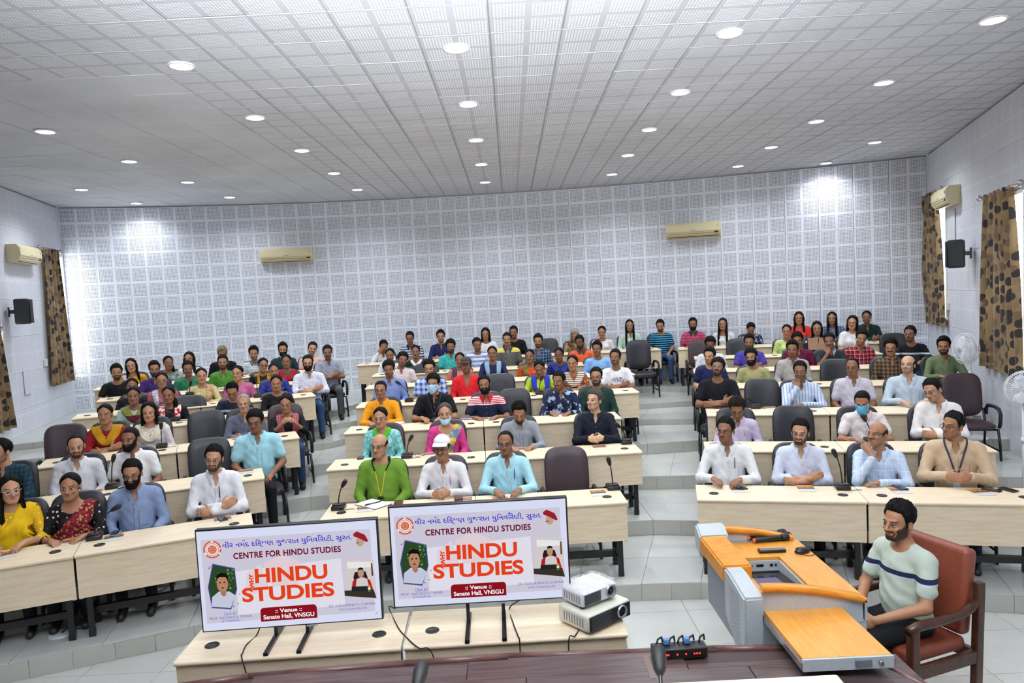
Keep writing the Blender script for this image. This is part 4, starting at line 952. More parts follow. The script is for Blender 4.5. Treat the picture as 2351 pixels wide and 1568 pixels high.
# ---- draped cloth: a ribbon pressed onto the garment surface
def drape(prims, ctrl, wid, off=.012, nu=30, nv=9, ripple=.004, th=.006):
    ctrl = np.array(ctrl, float); n = len(ctrl); t = np.linspace(0, n-1, nu); i = np.clip(t.astype(int), 0, n-2); f = (t-i)[:, None]
    g = lambda j: ctrl[np.clip(j, 0, n-1)]
    p = .5*((2*g(i))+(g(i+1)-g(i-1))*f+(2*g(i-1)-5*g(i)+4*g(i+1)-g(i+2))*f**2+(-g(i-1)+3*g(i)-3*g(i+1)+g(i+2))*f**3)
    tan = np.gradient(p, axis=0); tan /= np.linalg.norm(tan, axis=1)[:, None]
    def grad(P):
        e = 4e-3; return np.stack([(sdf(prims, P+np.eye(3)[a]*e)-sdf(prims, P-np.eye(3)[a]*e)) for a in range(3)], 1)
    nr = grad(p); nr /= np.linalg.norm(nr, axis=1)[:, None]+1e-9; sd = np.cross(tan, nr); sd /= np.linalg.norm(sd, axis=1)[:, None]+1e-9
    w = np.interp(t, np.arange(n), wid if isinstance(wid, (list, tuple)) else [wid]*n); v = np.linspace(-.5, .5, nv)
    G = (p[:, None]+sd[:, None]*(v[None, :, None]*w[:, None, None])).reshape(-1, 3); rp = np.tile(ripple*np.sin(v*2*math.pi*2.5), nu)
    for _ in range(7):
        gr = grad(G); gr /= np.linalg.norm(gr, axis=1)[:, None]+1e-9; G = G+gr*np.clip((off+rp-sdf(prims, G)), -.05, .05)[:, None]*.9
    gr = grad(G); gr /= np.linalg.norm(gr, axis=1)[:, None]+1e-9; T = G-gr*th; G = G.reshape(nu, nv, 3); T = T.reshape(nu, nv, 3)
    L = np.concatenate([G, T[:, ::-1]], 1); k = 2*nv; V = L.reshape(-1, 3)
    F = [(a*k+j, a*k+(j+1) % k, (a+1)*k+(j+1) % k, (a+1)*k+j) for a in range(nu-1) for j in range(k)]
    return V, np.array(F)
DRAPES = {
 'V': ([(.085, -.13, .60), (.10, -.12, .80), (.115, -.03, .99), (.06, .10, 1.01), (-.06, .10, 1.01), (-.115, -.03, .99), (-.10, -.12, .80), (-.085, -.13, .60)], .095),
 'U': ([(.14, .13, .80), (.135, .05, 1.0), (.09, -.10, .92), (0, -.13, .84), (-.09, -.10, .92), (-.135, .05, 1.0), (-.14, .13, .80)], .12),
 'N': ([(.0, .10, 1.01), (.09, .02, 1.01), (.05, -.09, .96), (0, -.10, .935), (-.05, -.09, .96), (-.09, .02, 1.01), (0, .10, 1.01)], .06),
 'S': ([(-.17, -.05, .56), (-.07, -.15, .66), (.03, -.15, .80), (.10, -.10, .92), (.13, .03, 1.0), (.12, .13, .86)], [.26, .25, .22, .17, .15, .15]),
 'M': ([(.17, -.05, .56), (.07, -.15, .66), (-.03, -.15, .80), (-.10, -.10, .92), (-.13, .03, 1.0), (-.12, .13, .86)], [.22, .2, .18, .15, .14, .14]),
 'L': ([(.10, -.13, .56), (.10, -.12, .80), (.12, -.03, .98), (.10, .10, .96), (.09, .13, .80)], .11),
 'Q': ([(-.10, -.13, .56), (-.10, -.12, .80), (-.12, -.03, .98), (-.10, .10, .96), (-.09, .13, .80)], .11),
}
DR = {}
PEOPLE = '''
L1|21,1124.6|woman in yellow sari with pale glasses and long loose hair, front row|b|w k||H rF|d,#d9a915,#efe6c0,26,.22|desk|8,0,0|g:#c9c9cc;dr:S,p,#dfb514
L1|162.7,1117|woman in maroon patterned sari over black dotted blouse, front row|c|p k|i|H wF|d,#121214,#ddd6c8,22,.26|desk|-16,0,0|dr:S,f,#6d1620,#b98a5a,#8e3030,40,.5
L1|306,1084.4|man in grey-blue kurta shirt with curled moustache and black glasses|c|m k|TB|R c|p,#7f90b0|lap|-14,8,0|g:#17171a
L1|491.8,1051|man in plain white shirt crossing his arms, front row|b|m k|tb|L c|p,#e6e6ea|cross|-14,4,4|g:#55504c;pants:#dcdce0
L2|6,1036.6|man in dark blue checked shirt with hand at mouth, by left frame edge|b|m k|s|L c|k,#152836,#1c4050,#0c1219,24,.5|chin|-50,0,0|g:#2a2320
L2|174,1023|bald man in white pinstripe shirt with short beard|b|r k|tb|R c|v,#dcdce0,#c4c5cc,60,.3|lap|-2,6,0|
L2|302.5,1006|bearded man in white dotted half-sleeve shirt|d|s k|tB|S c|d,#e2e2e4,#70747c,34,.10|lap|-28,4,0|
L2|588,967.5|man in light blue half-sleeve shirt with pocket, at the left aisle|d|h k||S c|p,#a3d6e2|lap|-14,4,0|g:#20191a;pants:#121318;wx:1.12
L3|242.5,951|woman in red kurta with mustard dupatta crossing arms|c|p k||H rF|p,#8c1420|cross|-14,0,0|dr:U,p,#b98512
L3|342.5,946.6|woman with black bob and cream embroidered dupatta|b|o k|i|H rF|p,#d9d4d2|lap|-8,0,0|dr:U,n,#ddd6c4,#c9bfa6,30
L3|560,925.7|grey-haired moustached man in slate shirt, sunglasses hung at chest|b|s g|T|L c|p,#5c6072|cross|-6,0,0|tc:g
L3|657.6,925.7|woman in black top with dark red patterned scarf, hands joined|c|p k||H rF|p,#14151a|steeple|-8,8,0|g:#8a7a70;dr:V,k,#7a1828,#a8435a,#d8c0b8,40,.5;pants:#2b3c5c
L4|306.7,909|woman in pale mint top with olive and maroon dupatta|d|p k||L rF|p,#a9c4ba|lap|-6,0,0|dr:U,z,#7d8038,#551424,.90
L4|388,907|young woman with red and white floral dupatta over black|d|y k||H rF|p,#141318|lap|-14,0,0|dr:V,n,#c01c26,#e8dcd8,22
L4|535,893|man in navy polo with white stripe, reading down|c|m k||S r|z,#141a2c,#b9bcc6,#3a4148,.86,.82|desk|-8,26,0|g:#15151a
L4|635,879.4|woman in plain black dress with short tied hair|c|p k||L rF|p,#121216|cross|-4,4,0|
L5|303,887|woman in black floral top, half hidden in left block|d|p k||H rF|f,#17181c,#a84a3a,#4a6a58,26,.22|lap|0,0,0|
L5|371.6,873.4|woman with glasses and white lace dupatta over dusty pink|c|p k||H rF|p,#a4606a|lap|-2,0,0|g:#8a8078;dr:V,n,#d5d2da,#b0aab8,30
L5|462,863|woman in pale yellow kurta with beige scarf on one shoulder|b|p k||L rF|p,#cdbd86|desk|4,0,0|dr:L,n,#c8ab80,#b09068,20
L5|547,857|woman in pink kurta with grey trim|b|p k||H rF|p,#c06a92|lap|-20,0,0|dr:Q,p,#b08a98
L5|629,851|woman in blue floral kurta leaning over desk|c|p k||L rF|f,#26337e,#b8b8c8,#a84050,22,.26|desk|0,2,0|
L5|707.6,834.6|bearded man in white checked shirt crossing arms at the left aisle|b|m k|TB|R c|k,#dcdde8,#a9b0cc,22,.12|cross|-4,-4,0|g:#3a3a40;pants:#324a70;wx:1.08
L6|267.2,855.5|young bearded man in black T-shirt near the left curtain|c|q k|tb|S r|p,#0e0e11|desk|0,0,0|
L6|354.5,848|young man in purple shirt with black mask under chin|c|q k|s|L c|p,#3f2a6b|cross|0,0,0|g:#1c1a1c;maskd:#14161f
L6|431.3,846.6|man in green shirt sitting under woman in white|d|m k|t|L c|p,#2c7a55|lap|0,4,0|
L6|512,833|man in leaf-green patterned shirt with goatee|c|m k|tb|L c|d,#4f8a32,#9cc072,24,.12|lap|-6,-2,0|
L6|601.6,839|girl with dark glasses and yellow patterned scarf|c|p k||S rF|p,#15151a|lap|10,4,6|g:#17181c;dr:V,n,#c79a1c,#8a6414,24
L6|658,830|woman in green kurta with crimson dupatta|d|p k||L rF|p,#3a5c2a|lap|-6,0,0|dr:U,p,#9c1c34
L6|752.4,809|man in grey half-sleeve shirt crossing arms beside the wall|d|m k|s|S c|p,#9aa0b0|cross|0,4,0|pants:#4a4e54
L7|303,840|woman in yellow top with white and pink stole, back row|b|w k||H rF|p,#cf9414|lap|-6,0,-6|dr:Q,n,#e6dce8,#c79ab8,14
L7|385.8,836|woman in grey-green printed top with hair over shoulder|d|y k||H rF|n,#8f9c94,#6d7a74,16|lap|12,0,0|
L7|435,824|woman in white top with dark wavy hair, back row|c|w k||H rF|p,#dadcda|lap|-14,0,0|
L7|510.6,810.7|young man with bleached blond hair in black|d|q y||L r|p,#101014|lap|0,14,0|
L7|583,810.7|young man in white striped polo with teal collar|c|q k|s|S c|h,#d6dbdc,#6a8a96,28,.22|lap|-4,6,0|collar:#2a7a9c
L7|650,803|bearded young man in dark teal shirt, back row of left block|c|q k|TB|S c|p,#14363e|lap|-4,0,0|
L7|713.6,801|man in pale peach shirt with tilted head|b|m k|s|S c|p,#e2bfb4|lap|6,0,14|
C1|873,1023|balding man in green kurta with black and yellow neck cord|b|b k||L r|p,#6a9130|lap|-24,0,0|g:#6a5c50;wx:1.06
C1|1016,1028.6|smiling man in white shirt and white cap, hands clasped|c|cu n|T|L c|p,#e4e1e2|clasp|-14,0,0|g:#1a1a1e;cap:#eceef0;tc:s
C1|1162.3,1015.9|man in light blue shirt with pens in pocket|d|r k||L c|p,#a9d8e4|desk|-10,2,0|g:#1c1a1c;pants:#2c3a66
C2|874.5,957.6|woman in turquoise printed kurta with lime green scarf|b|p k||L rF|n,#5fb8bc,#a8d8cc,30|lap|-14,4,0|g:#9a8a80;dr:N,p,#56b61c
C2|1021.9,948.7|older woman in pink blouse and colourful sari, mask at chin|b|p s|i|H wF|p,#cf3e86|lap|-4,0,0|maskd:#a9d4ea;dr:S,n,#6a7a98,#d8b02c,#3c8a8a,14
C2|1191.6,939|young man in grey shirt looking down at phone|c|q k|tb|L c|p,#8e9298|desk|0,30,0|
C2|1365.7,919.5|grey-haired man in near-black shirt looking up|a|h s||L c|p,#171d2a|clasp|-30,-8,0|
C3|874.5,894.4|man with glasses in orange kurta|c|s k||L r|p,#e69a1c|desk|-10,2,0|g:#2a2320;collar:#e69a1c
C3|996,880.6|man in black polo wearing pale blue mask and lanyard|c|h k||S c|p,#0e0e11|desk|-16,0,0|mask:#a3c8e4;lan:#1c2440;wx:1.1
C3|1115,883.9|bearded man in red, white and navy striped polo|d|m k|TB|S c|w,#c02a3c,#e4e0e4,#182038,.90,.74|desk|-6,-4,-8|collar:#c01c2a;wx:1.08
C3|1286,874|man in navy printed shirt glancing sideways|d|m k|t|L c|n,#151f3e,#1a2648,#a9b4c4,18|desk|-28,4,0|
C3|1369.8,866|bearded man with glasses in dark green shirt|c|m k|tb|L c|p,#1f3b34|lap|-8,-4,0|g:#2c2c30
C4|893,847.4|man in periwinkle blue shirt with pen, middle block|d|h k|s|L c|p,#7f92cc|lap|-6,4,0|
C4|985.5,845.8|man with glasses in blue and white plaid shirt|b|h k||S c|k,#d4dcee,#2f5fc0,12,.5|lap|-4,0,0|g:#6a6468
C4|1070.5,840|young man in red long-sleeve top and dark cap|d|cu k|s|L v|p,#d8232c|lap|-8,-4,0|cap:#2b2d33
C4|1239.4,841.8|woman in lime dotted kurta with magenta and blue dupatta|d|p k||L rF|d,#9db82a,#e4ead0,24,.16|desk|-6,20,0|dr:V,z,#2a35b0,#a01858,.80
C4|1315.5,833.7|woman in zebra-striped shawl crossing arms|c|p k||H rF|f,#8a4a24,#d8b898,24,.3|cross|-12,0,0|dr:U,h,#d8d0c4,#5a4c40,34,.45
C4|1413.5,822|man in white T-shirt with drawn figures crossing arms|d|m k|s|S r|p,#e4e6ea|cross|-14,-8,0|tee
C5|919.9,826.4|man in pinkish white shirt tilting his head|d|h k|s|S c|p,#dccfce|lap|8,-2,14|
C5|1055.9,825.6|girl in salmon top with dark dotted scarf|d|p k||H rF|p,#c9786c|lap|-4,0,0|dr:V,d,#4a3048,#c0b0b8,40,.2
C5|1130.4,811|girl in navy top with pale blue scarf|d|p k||L rF|p,#1c2450|desk|-4,0,0|dr:V,p,#8ea9bc
C5|1216.7,818|girl in orange kurta with olive border|d|p k||L rF|p,#c4501e|lap|-8,0,0|dr:Q,n,#8a7a3a,#5a4a24,40
C5|1284.7,814|girl wrapped in royal blue dupatta|e|p k||L rF|p,#1c2560|lap|-12,4,0|dr:U,p,#22307e
C5|1372,801|young man in sky blue long-sleeve T-shirt|d|q k||L r|p,#85b4e6|lap|-14,0,0|
C6|895.6,815.8|girl in white T-shirt with hair tied back|d|p k||S rF|p,#e2e2e6|lap|-6,4,0|
C6|954.7,807.7|girl in dark green sweater with white collar|d|p k||L rF|p,#1c2c22|lap|-6,0,0|dr:N,p,#e6e6e6
C6|1034.9,795.6|man in aqua polo shirt with moustache|d|h k|tb|S c|p,#3fb0ac|lap|-4,2,0|
C6|1095.6,790.7|young man in blue, white and brown striped T-shirt|d|m k|s|S r|h,#d8dcea,#7f96cc,12,.5|lap|8,8,-4|
C6|1165,780|young man in grey striped polo with yellow shoulders|c|m k|t|S c|z,#d6cc5c,#5a5c58,#5a5c58,.94,.80|lap|-8,0,0|collar:#3c4258
C6|1236,783.5|young man in navy plaid shirt beside empty chair|c|q k|tb|L c|k,#16243e,#2a4a74,#a9b8c8,18,.5|lap|-4,2,0|
C6|1334,785|young man in orange polo with dark collar reading|e|m k|tb|S c|p,#e8603a|lap|-14,8,-6|collar:#3a3c38
C7|879.4,794.8|young man in white shirt covering face with hand|d|m k||L c|p,#dcdfe2|face|10,14,0|
C7|941.7,776|man with glasses in navy, white and blue striped polo|d|m k|s|S c|h,#1c2444,#b8c4d4,20,.62|cross|-10,6,0|g:#1c1a1c;collar:#1c2040
C7|1012,773|young man in plain navy shirt, back row middle|c|q k|s|R c|p,#1c2452|cross|-4,0,0|
C7|1115,767|young man with ear-length hair in white T-shirt|c|o k||S r|p,#e0e1e4|lap|-4,4,0|
C7|1180,763|young man in black T-shirt, back row middle|d|m k|s|S r|p,#101013|lap|-8,4,0|
C7|1320,767|grey-haired woman in beige with brown shawl looking down|c|o g||L rF|n,#b09a6a,#8a744a,18|lap|0,24,0|dr:U,n,#4a3220,#7a5a34,20
C7|1382.7,761.6|woman in white and pink kurta with patterned sleeves|c|p k||L rF|p,#e0dcdc|lap|-6,8,0|dr:Q,n,#a8501c,#c83a78,20;sl:f,#7a1848,#d8a82c,40,.3
C7|1445.9,747.8|woman in pale mint shirt with long black hair|c|l k||L c|p,#bcd6c8|lap|0,0,0|
C7|1517,747.8|young man in black and sky blue striped T-shirt, jeans|c|m k|tb|S r|h,#3f9cc8,#14161c,22,.52|lap|-8,8,0|pants:#46618a
R1|1669,987.5|man in white shirt with black glasses, front row right block|d|m k||L c|p,#e4e6e6|desk|-22,0,0|g:#141417;wx:1.05
R1|1837,991|man in white dotted blue shirt crossing arms|b|m k|tb|R c|d,#d2d9ea,#6a7cac,60,.16|cross|-8,4,4|g:#7a6c66
R1|2016.7,998|balding man in pale blue check shirt, hand on chin|c|b n|T|L c|k,#b9cfea,#c8d8ec,#dfe6ee,9,.5|chin|-32,-8,0|tc:s
R1|2192.6,976.4|man in beige shirt with navy lanyard and badge|c|m k||L c|p,#cbb190|clasp|-42,0,4|g:#1a1818;lan:#1c2440;wx:1.12
R2|1692,931.6|man in lilac shirt with yellow pen, looking down|d|h n|t|L c|p,#c9bcd8|lap|0,26,0|g:#4a443c
R2|1982.5,917|man in white embroidered shirt wearing blue mask|c|s k||S c|n,#e2dcdc,#cfc4c4,16|desk|-8,22,0|mask:#59b4dc;g:#8a8078
R2|2154,893.4|man in white shirt crossing arms, head tilted|b|m k||L c|p,#e8e4e2|cross|-30,14,-14|g:#6a5a4c
R3|1646.8,845.8|heavy man in black T-shirt crossing arms, gazing upward|d|h k|tb|S r|p,#12131a|cross|-8,-14,4|g:#8a9298;wx:1.12
R3|1838,852|man in blue striped shirt with hand on chin|d|m k|s|L c|v,#ccd6e6,#8fa6cc,26,.35|chin|-6,2,0|g:#6a5a50;wx:1.05
R3|1959,842.5|balding man with glasses in pale lilac half-sleeve shirt|d|r k||S c|p,#c6c2ce|lap|-12,2,0|g:#1c1a18
R3|2086,837.7|bald man in pale grey-blue shirt smiling|a|b k|s|L c|p,#bccad6|desk|-16,-6,0|wx:1.1
R4|1630.6,818|young man in navy T-shirt with white print, half hidden|b|q k|s|S r|z,#17204a,#4a78c0,#17204a,.70,.62|lap|-20,0,0|
R4|1728.6,819.9|bearded young man in khaki green long-sleeve T-shirt|c|h k|TB|L r|p,#a3a270|lap|-14,0,-8|
R4|1820,802|young man in grey shirt before the maroon shirt|d|q k|s|L c|p,#a9a6a4|lap|-4,2,0|
R4|2047,798.8|man in brown checked shirt with moustache|c|h k|T|L c|k,#7a6148,#2e2420,18,.5|lap|-8,0,0|
R4|2168,794.5|young bearded man in olive shirt beside the fan|c|q k|tb|L c|p,#6a7a58|desk|-4,2,0|
R5|1631.4,790.7|young man in white printed sweatshirt, half hidden|e|h k||L r|f,#d6dade,#4a6a98,16,.2|lap|-4,8,0|
R5|1721,785.8|young man in violet-blue T-shirt crossing arms|d|q k|tb|S r|p,#4a3f9c|cross|-6,2,0|
R5|1833,781|moustached man in maroon shirt|d|h k|T|L c|p,#65183e|lap|-4,4,-4|
R5|1906,782.6|young man in dark polo with grey collar, chin on hand|d|m k||S c|p,#2a3038|chin|-4,4,-4|collar:#9aa2b0
R5|1973.6,776|young man in red and black checked shirt|c|q k|s|L c|k,#c02436,#301420,#e0b8c0,15,.5|lap|8,6,12|
R5|2091.8,767|young man in black T-shirt with white and grey stripe|d|m k|s|S r|z,#101014,#c8cbd0,#2c3238,.875,.85|desk|-18,0,0|
R6|1807,760|girl in pale lime kurta by the back row|c|p k||L rF|p,#c3d68a|lap|-6,4,0|
R6|1876,753.5|girl in black and white floral top holding open book|c|w k||H rF|f,#23232c,#c8c8d2,14,.36|lap|0,4,0|book
R6|1957,741|girl with glasses and bob in white T-shirt|b|o k||S rF|p,#e2e2e4|cross|-8,0,4|g:#8a9290
R7|1591,744.5|bearded man in pink striped polo with dark collar|d|m k|TB|S c|h,#b8496a,#8e3250,16,.25|lap|-2,2,0|collar:#2c3248
R7|1659.8,744.5|girl with glasses in white top and waist-long hair|c|l k||L wF|p,#dcdde0|lap|-6,0,0|g:#8a8480
R7|1723,750|girl in navy feather-print dress with bowed head|d|p k||L rF|n,#1a2038,#2c3450,#b0b4c0,26|lap|6,34,0|
R7|1834.7,730.8|girl in red T-shirt with long hair, back row right block|c|w k||S rF|p,#d83a34|lap|-2,0,0|red
R7|1911,730.8|girl in blue plaid shirt with long wavy hair|c|l k||L c|k,#33405c,#55688c,#a9b4c8,20,.5|cross|-4,2,0|
R7|1990.6,728|girl in dark green shirt crossing arms|d|p k||L c|p,#16302a|cross|-4,2,0|
'''
def rotmat(yaw, pitch, roll): return Matrix.Rotation(yaw, 3, 'Z') @ Matrix.Rotation(pitch, 3, 'X') @ Matrix.Rotation(roll, 3, 'Y')
PIV = np.array([0, .022, 1.065], np.float32)
def blockshort(label):
    s = label.split(',')[0]; return s
NP = 0
def person(label, loc, rz, row, spec, lod, headdz=0., headrel=(0, 0, 0)):
    """one sitter: body mesh with shirt, trousers, shoes, hair ... as its parts"""
    global NP; NP += 1
    skin, hs, face, top, clothspec, pose, extras = spec
    style, hc = hs.split(); sl, nk = top.split(); fem = nk.endswith('F'); nk = nk[0]
    ex = {}
    for e in extras.split(';'):
        if e: a = e.split(':', 1); ex.setdefault(a[0], []).append(a[1] if len(a) > 1 else '')
    wx = (float(ex['wx'][0]) if 'wx' in ex else (.95 if fem else 1.))*.945
    V, F = body(pose, lod); rv = (V.astype(np.float64)).copy(); hcv = rv-HC
    w = np.clip((rv[:, 2]-.985)/.085, 0, 1); w = w*w*(3-2*w); yaw, pit, rol = headrel
    lv = np.round(w*24)/24; out = rv.copy()
    for q in np.unique(lv):
        if q == 0: continue
        R = np.array(rotmat(yaw*q, pit*q, rol*q)); i = lv == q; out[i] = (rv[i]-PIV) @ R.T+PIV
    sz = headdz/.54; tw = np.clip((rv[:, 2]-SEAT)/.54, 0, 1); low = np.clip((1.0-rv[:, 2])/.06, 0, 1)
    out[:, 0] *= 1+(wx-1)*low; out[:, 2] += headdz*tw
    tash = .9 if ('t' in face or 'T' in face) else 0; beard = .92 if ('b' in face or 'B' in face) else 0; tc = ex['tc'][0] if 'tc' in ex else hc
    fc = tc if tc != 'w' else 'g'
    if hc == 'y': fc = 'k'
    sm = skin_mat(skin, fc if fc in 'kngs' else 'k', tash, beard, 1.0 if 's' in face else (.5 if not fem else 0), 1. if 'i' in face else 0.)
    me = npmesh('person', out, F, (sm,)); at_ = me.attributes.new('hc', 'FLOAT_VECTOR', 'POINT'); at_.data.foreach_set('vector', hcv.astype(np.float32).ravel())
    root = link('person', me, None, loc, rz); tag(root, label, 'person', f'people seated in the {row}' if row else None)
    # head-rigid transform for hair, glasses, masks
    R4 = rotmat(yaw, pit, rol).to_4x4(); pv = Vector(PIV); HM_ = Matrix.Translation((0, 0, headdz)) @ Matrix.Translation(pv) @ R4 @ Matrix.Translation(Vector(HC)-pv)
    def onhead(name, mesh, mat, sc=None):
        o = link(name, mesh, root); o.matrix_local = HM_ @ (Matrix.Diagonal((*sc, 1)) if sc else Matrix.Identity(4)); setmat(o, mat); return o
    hcm = hair_mat(hc)
    onhead('hair', hmesh(style, 'hair'), hcm)
    if 'B' in face: onhead('beard', hmesh('beard', 'beard'), hair_mat(tc))
    if 'T' in face: onhead('moustache', hmesh('tash', 'moustache'), hair_mat(tc))
    if 'cap' in ex: onhead('cap', hmesh('c', 'cap'), plain(ex['cap'][0], .7))
    if 'g' in ex: onhead('glasses', GLAS, plain(ex['g'][0], .35))
    if 'mask' in ex: onhead('face_mask', hmesh('mask', 'face_mask'), plain(ex['mask'][0], .8))
    if 'maskd' in ex: onhead('face_mask', hmesh('maskd', 'face_mask'), plain(ex['maskd'][0], .8))
    P, sme = shirt(pose, sl, nk, fem, lod)
    def onbody(name, mesh, mat):
        o = link(name, mesh, root); o.scale = (wx, 1, 1+sz); o.location = (0, 0, -SEAT*sz); 
        if mat is not None: setmat(o, mat)
        return o
    sh = onbody('kurta' if 'kurta' in label else 'dress' if 'dress' in label else 'blouse' if 'blouse' in label else 'shirt', sme, cloth(clothspec))
    if nk == 'c' or 'collar' in ex: onbody('collar', COLLAR, cloth('p,'+ex['collar'][0]) if 'collar' in ex else cloth(clothspec))
    for d in ex.get('dr', []):
        nm, cs = d.split(',', 1); key = (nm, pose, sl, nk, fem)
        if key not in DR:
            c, wd = DRAPES[nm]; v, f = drape(P, c, wd, nu=34 if lod == 0 else 24, nv=11 if lod == 0 else 8); DR[key] = npmesh('drape', v, f, (WHITE,))
        onbody('sari_drape' if nm == 'S' else 'scarf', DR[key], cloth(cs))
    if nk == 'c' and lod != 1 or (nk == 'c' and not fem and row and row.startswith('third')):
        key = ('placket', pose, sl, nk, fem)
        if key not in DR:
            v, f = drape(P, [(0, -.09, .895), (0, -.12, .78), (0, -.13, .68), (0, -.13, .57)], .030, off=.0035, nu=16, nv=4, ripple=0, th=.004); DR[key] = npmesh('placket', v, f, (WHITE,))
            v, f = drape(P, [(.078, -.11, .835), (.078, -.12, .77), (.078, -.12, .71)], .095, off=.0035, nu=8, nv=6, ripple=0, th=.004); DR[key+('p',)] = npmesh('pocket', v, f, (WHITE,))
            m = MB()
            for z_ in (.87, .79, .715, .64):
                q = np.array([[0, -.13, z_]])
                for _ in range(8): q[:, 1] += (sdf(P, q)-.006)*.9
                m.lathe([(0, .002), (.0055, .0015), (.006, 0), (0, 0)], 8, (0, float(q[0, 1]), z_), Matrix.Rotation(math.radians(90), 3, 'X'))
            DR[key+('b',)] = m.mesh('buttons', WHITE)
        onbody('placket', DR[key], cloth(clothspec)); onbody('pocket', DR[key+('p',)], cloth(clothspec)); onbody('buttons', DR[key+('b',)], plain('#cfcac2', .4))
    if 'tee' in ex or 'red' in ex:
        key = ('print', 'tee' in ex, pose, sl, nk, fem)
        if key not in DR:
            v, f = drape(P, [(0, -.12, .885), (0, -.12, .855), (0, -.12, .815)] if 'tee' in ex else [(0, -.12, .872), (0, -.12, .866), (0, -.12, .86)], .22 if 'tee' in ex else .11, off=.003, nu=8, nv=10, ripple=0, th=.002); DR[key] = npmesh('print', v, f, (WHITE,))
        onbody('print', DR[key], cloth('n,#e4e6ea,#4a5068,55' if 'tee' in ex else 'p,#ece4e4'))
    if 'lan' in ex:
        key = ('lan', pose, sl, nk, fem)
        if key not in DR:
            v, f = drape(P, [(.055, .085, 1.015), (.085, .0, 1.0), (.06, -.09, .92), (.015, -.14, .78), (0, -.14, .745), (-.015, -.14, .78), (-.06, -.09, .92), (-.085, .0, 1.0), (-.055, .085, 1.015)], .014, off=.016, nu=60, nv=3, ripple=0, th=.002); DR[key] = npmesh('lanyard', v, f, (WHITE,))
        ln = onbody('lanyard', DR[key], plain(ex['lan'][0], .7)); q = np.array([[0, -.15, .70]]); 
        for _ in range(6): q[:, 1] -= (.02-sdf(P, q))*.9
        m = MB(); m.rbox((0, q[0, 1], .695), (.055, .006, .085), .003); bd = m.build('badge', plain('#dcdde4', .4), ln)
        m = MB(); m.box((0, q[0, 1]-.004, .722), (.05, .002, .026)); m.build('badge_header', plain('#c8503c', .5), ln) if False else None
    tr = link('trousers', TROU, root); setmat(tr, cloth('p,'+(ex['pants'][0] if 'pants' in ex else random.Random(NP).choice(['#1c1d24', '#22242c', '#2a3248', '#17181c', '#33312f']))))
    for s in (-1, 1): o = link('shoe', SHOE, root, (s*.12, -.36, 0)); setmat(o, plain('#1a1614', .5))
    return root, P, sh
BLK = {'L': 'left block', 'C': 'middle block', 'R': 'right block'}
PPL = {}
for line in PEOPLE.strip().split('\n'):
    row, px, label, skin, hs, face, top, cl, pose, hd, extras = line.split('|')
    b, k = row[0], int(row[1]); fx, fy = map(float, px.split(',')); n, d = nd(b); yw, pi_, ro = map(float, hd.split(','))
    so = .74 if row == 'R7' else .79; yy = DD[b][k-1]+so; p = on_plane(fx, fy, n, yy); q = p.to_2d(); hz = p.z-ZL[k]
    # the head sits .022 m in front of the seat centre
    loc = Vector((p.x, p.y, ZL[k])); dz = max(-.13, min(.10, hz-1.17))
    thc = math.atan2(-p.x, p.y); rel = thc+math.radians(yw)-ANG[b]; rel = max(-1.0, min(1.0, rel))
    bt = max(-.25, min(.25, rel*.25)); rz = ANG[b]+bt
    lod = 0 if k <= 2 else 1
    r, P, sh = person(label, loc, rz, f'{RN[k]} of the {BLK[b]}', (skin, hs, face, top, cl, pose, extras), lod, dz, (rel-bt, math.radians(pi_), math.radians(ro)))
    PPL[label] = (r, P, loc, rz, dz)
    short = label.split(',')[0]
    ck = 'm' if label.startswith(('girl in pale lime', 'woman in black top', 'woman in turquoise', 'smiling man', 'man in navy polo', 'woman in plain black')) else 'b'
    c = row_pt(b, k, d.dot(q), so-.01); chair(f"{'maroon' if ck == 'm' else 'black'} chair under the {short}"[:110], (c.x, c.y, ZL[k]), ANG[b], ck, .98 if k < 4 else max(.86, min(.95, .95+dz*.8)))
# ------------------------------------------------------------------ things on the audience desks
def on_desk(px, py, b, k): return at(px, py, ZL[k]+DZ)
def mic(label, p, rz, head, neck=.36):
    """gooseneck conference microphone; head = point the capsule reaches, in local x/y/z"""
    t = thing('conference_microphone', label, 'microphone', p, rz, 'gooseneck desk microphones')
    m = MB(); m.rbox((0, 0, .022), (.125, .15, .044), .012); m.rbox((0, -.03, .05), (.10, .07, .02), .008); m.build('base', BLKM, t)
    h = Vector(head); a = Vector((0, .0, .05)); c = Vector((h.x*.15, h.y*.15, h.z*.72)); pts = [a.lerp(c, q)*(1-q)+c.lerp(h, q)*q for q in (i/10 for i in range(11))]
    m = MB(); m.tube(pts, .006, 7); m.build('gooseneck', BLKM, t)
    d = (pts[-1]-pts[-3]).normalized(); e = pts[-1]
    m = MB(); m.tube([e-d*.035, e-d*.02, e+d*.02, e+d*.05, e+d*.062], [.008, .017, .023, .021, .010], 12); m.build('capsule', RUB, t)
    m = MB(); m.box((.03, -.06, .062), (.02, .015, .004)); m.build('button', plain('#8a2a2a', .4), t)
    return t
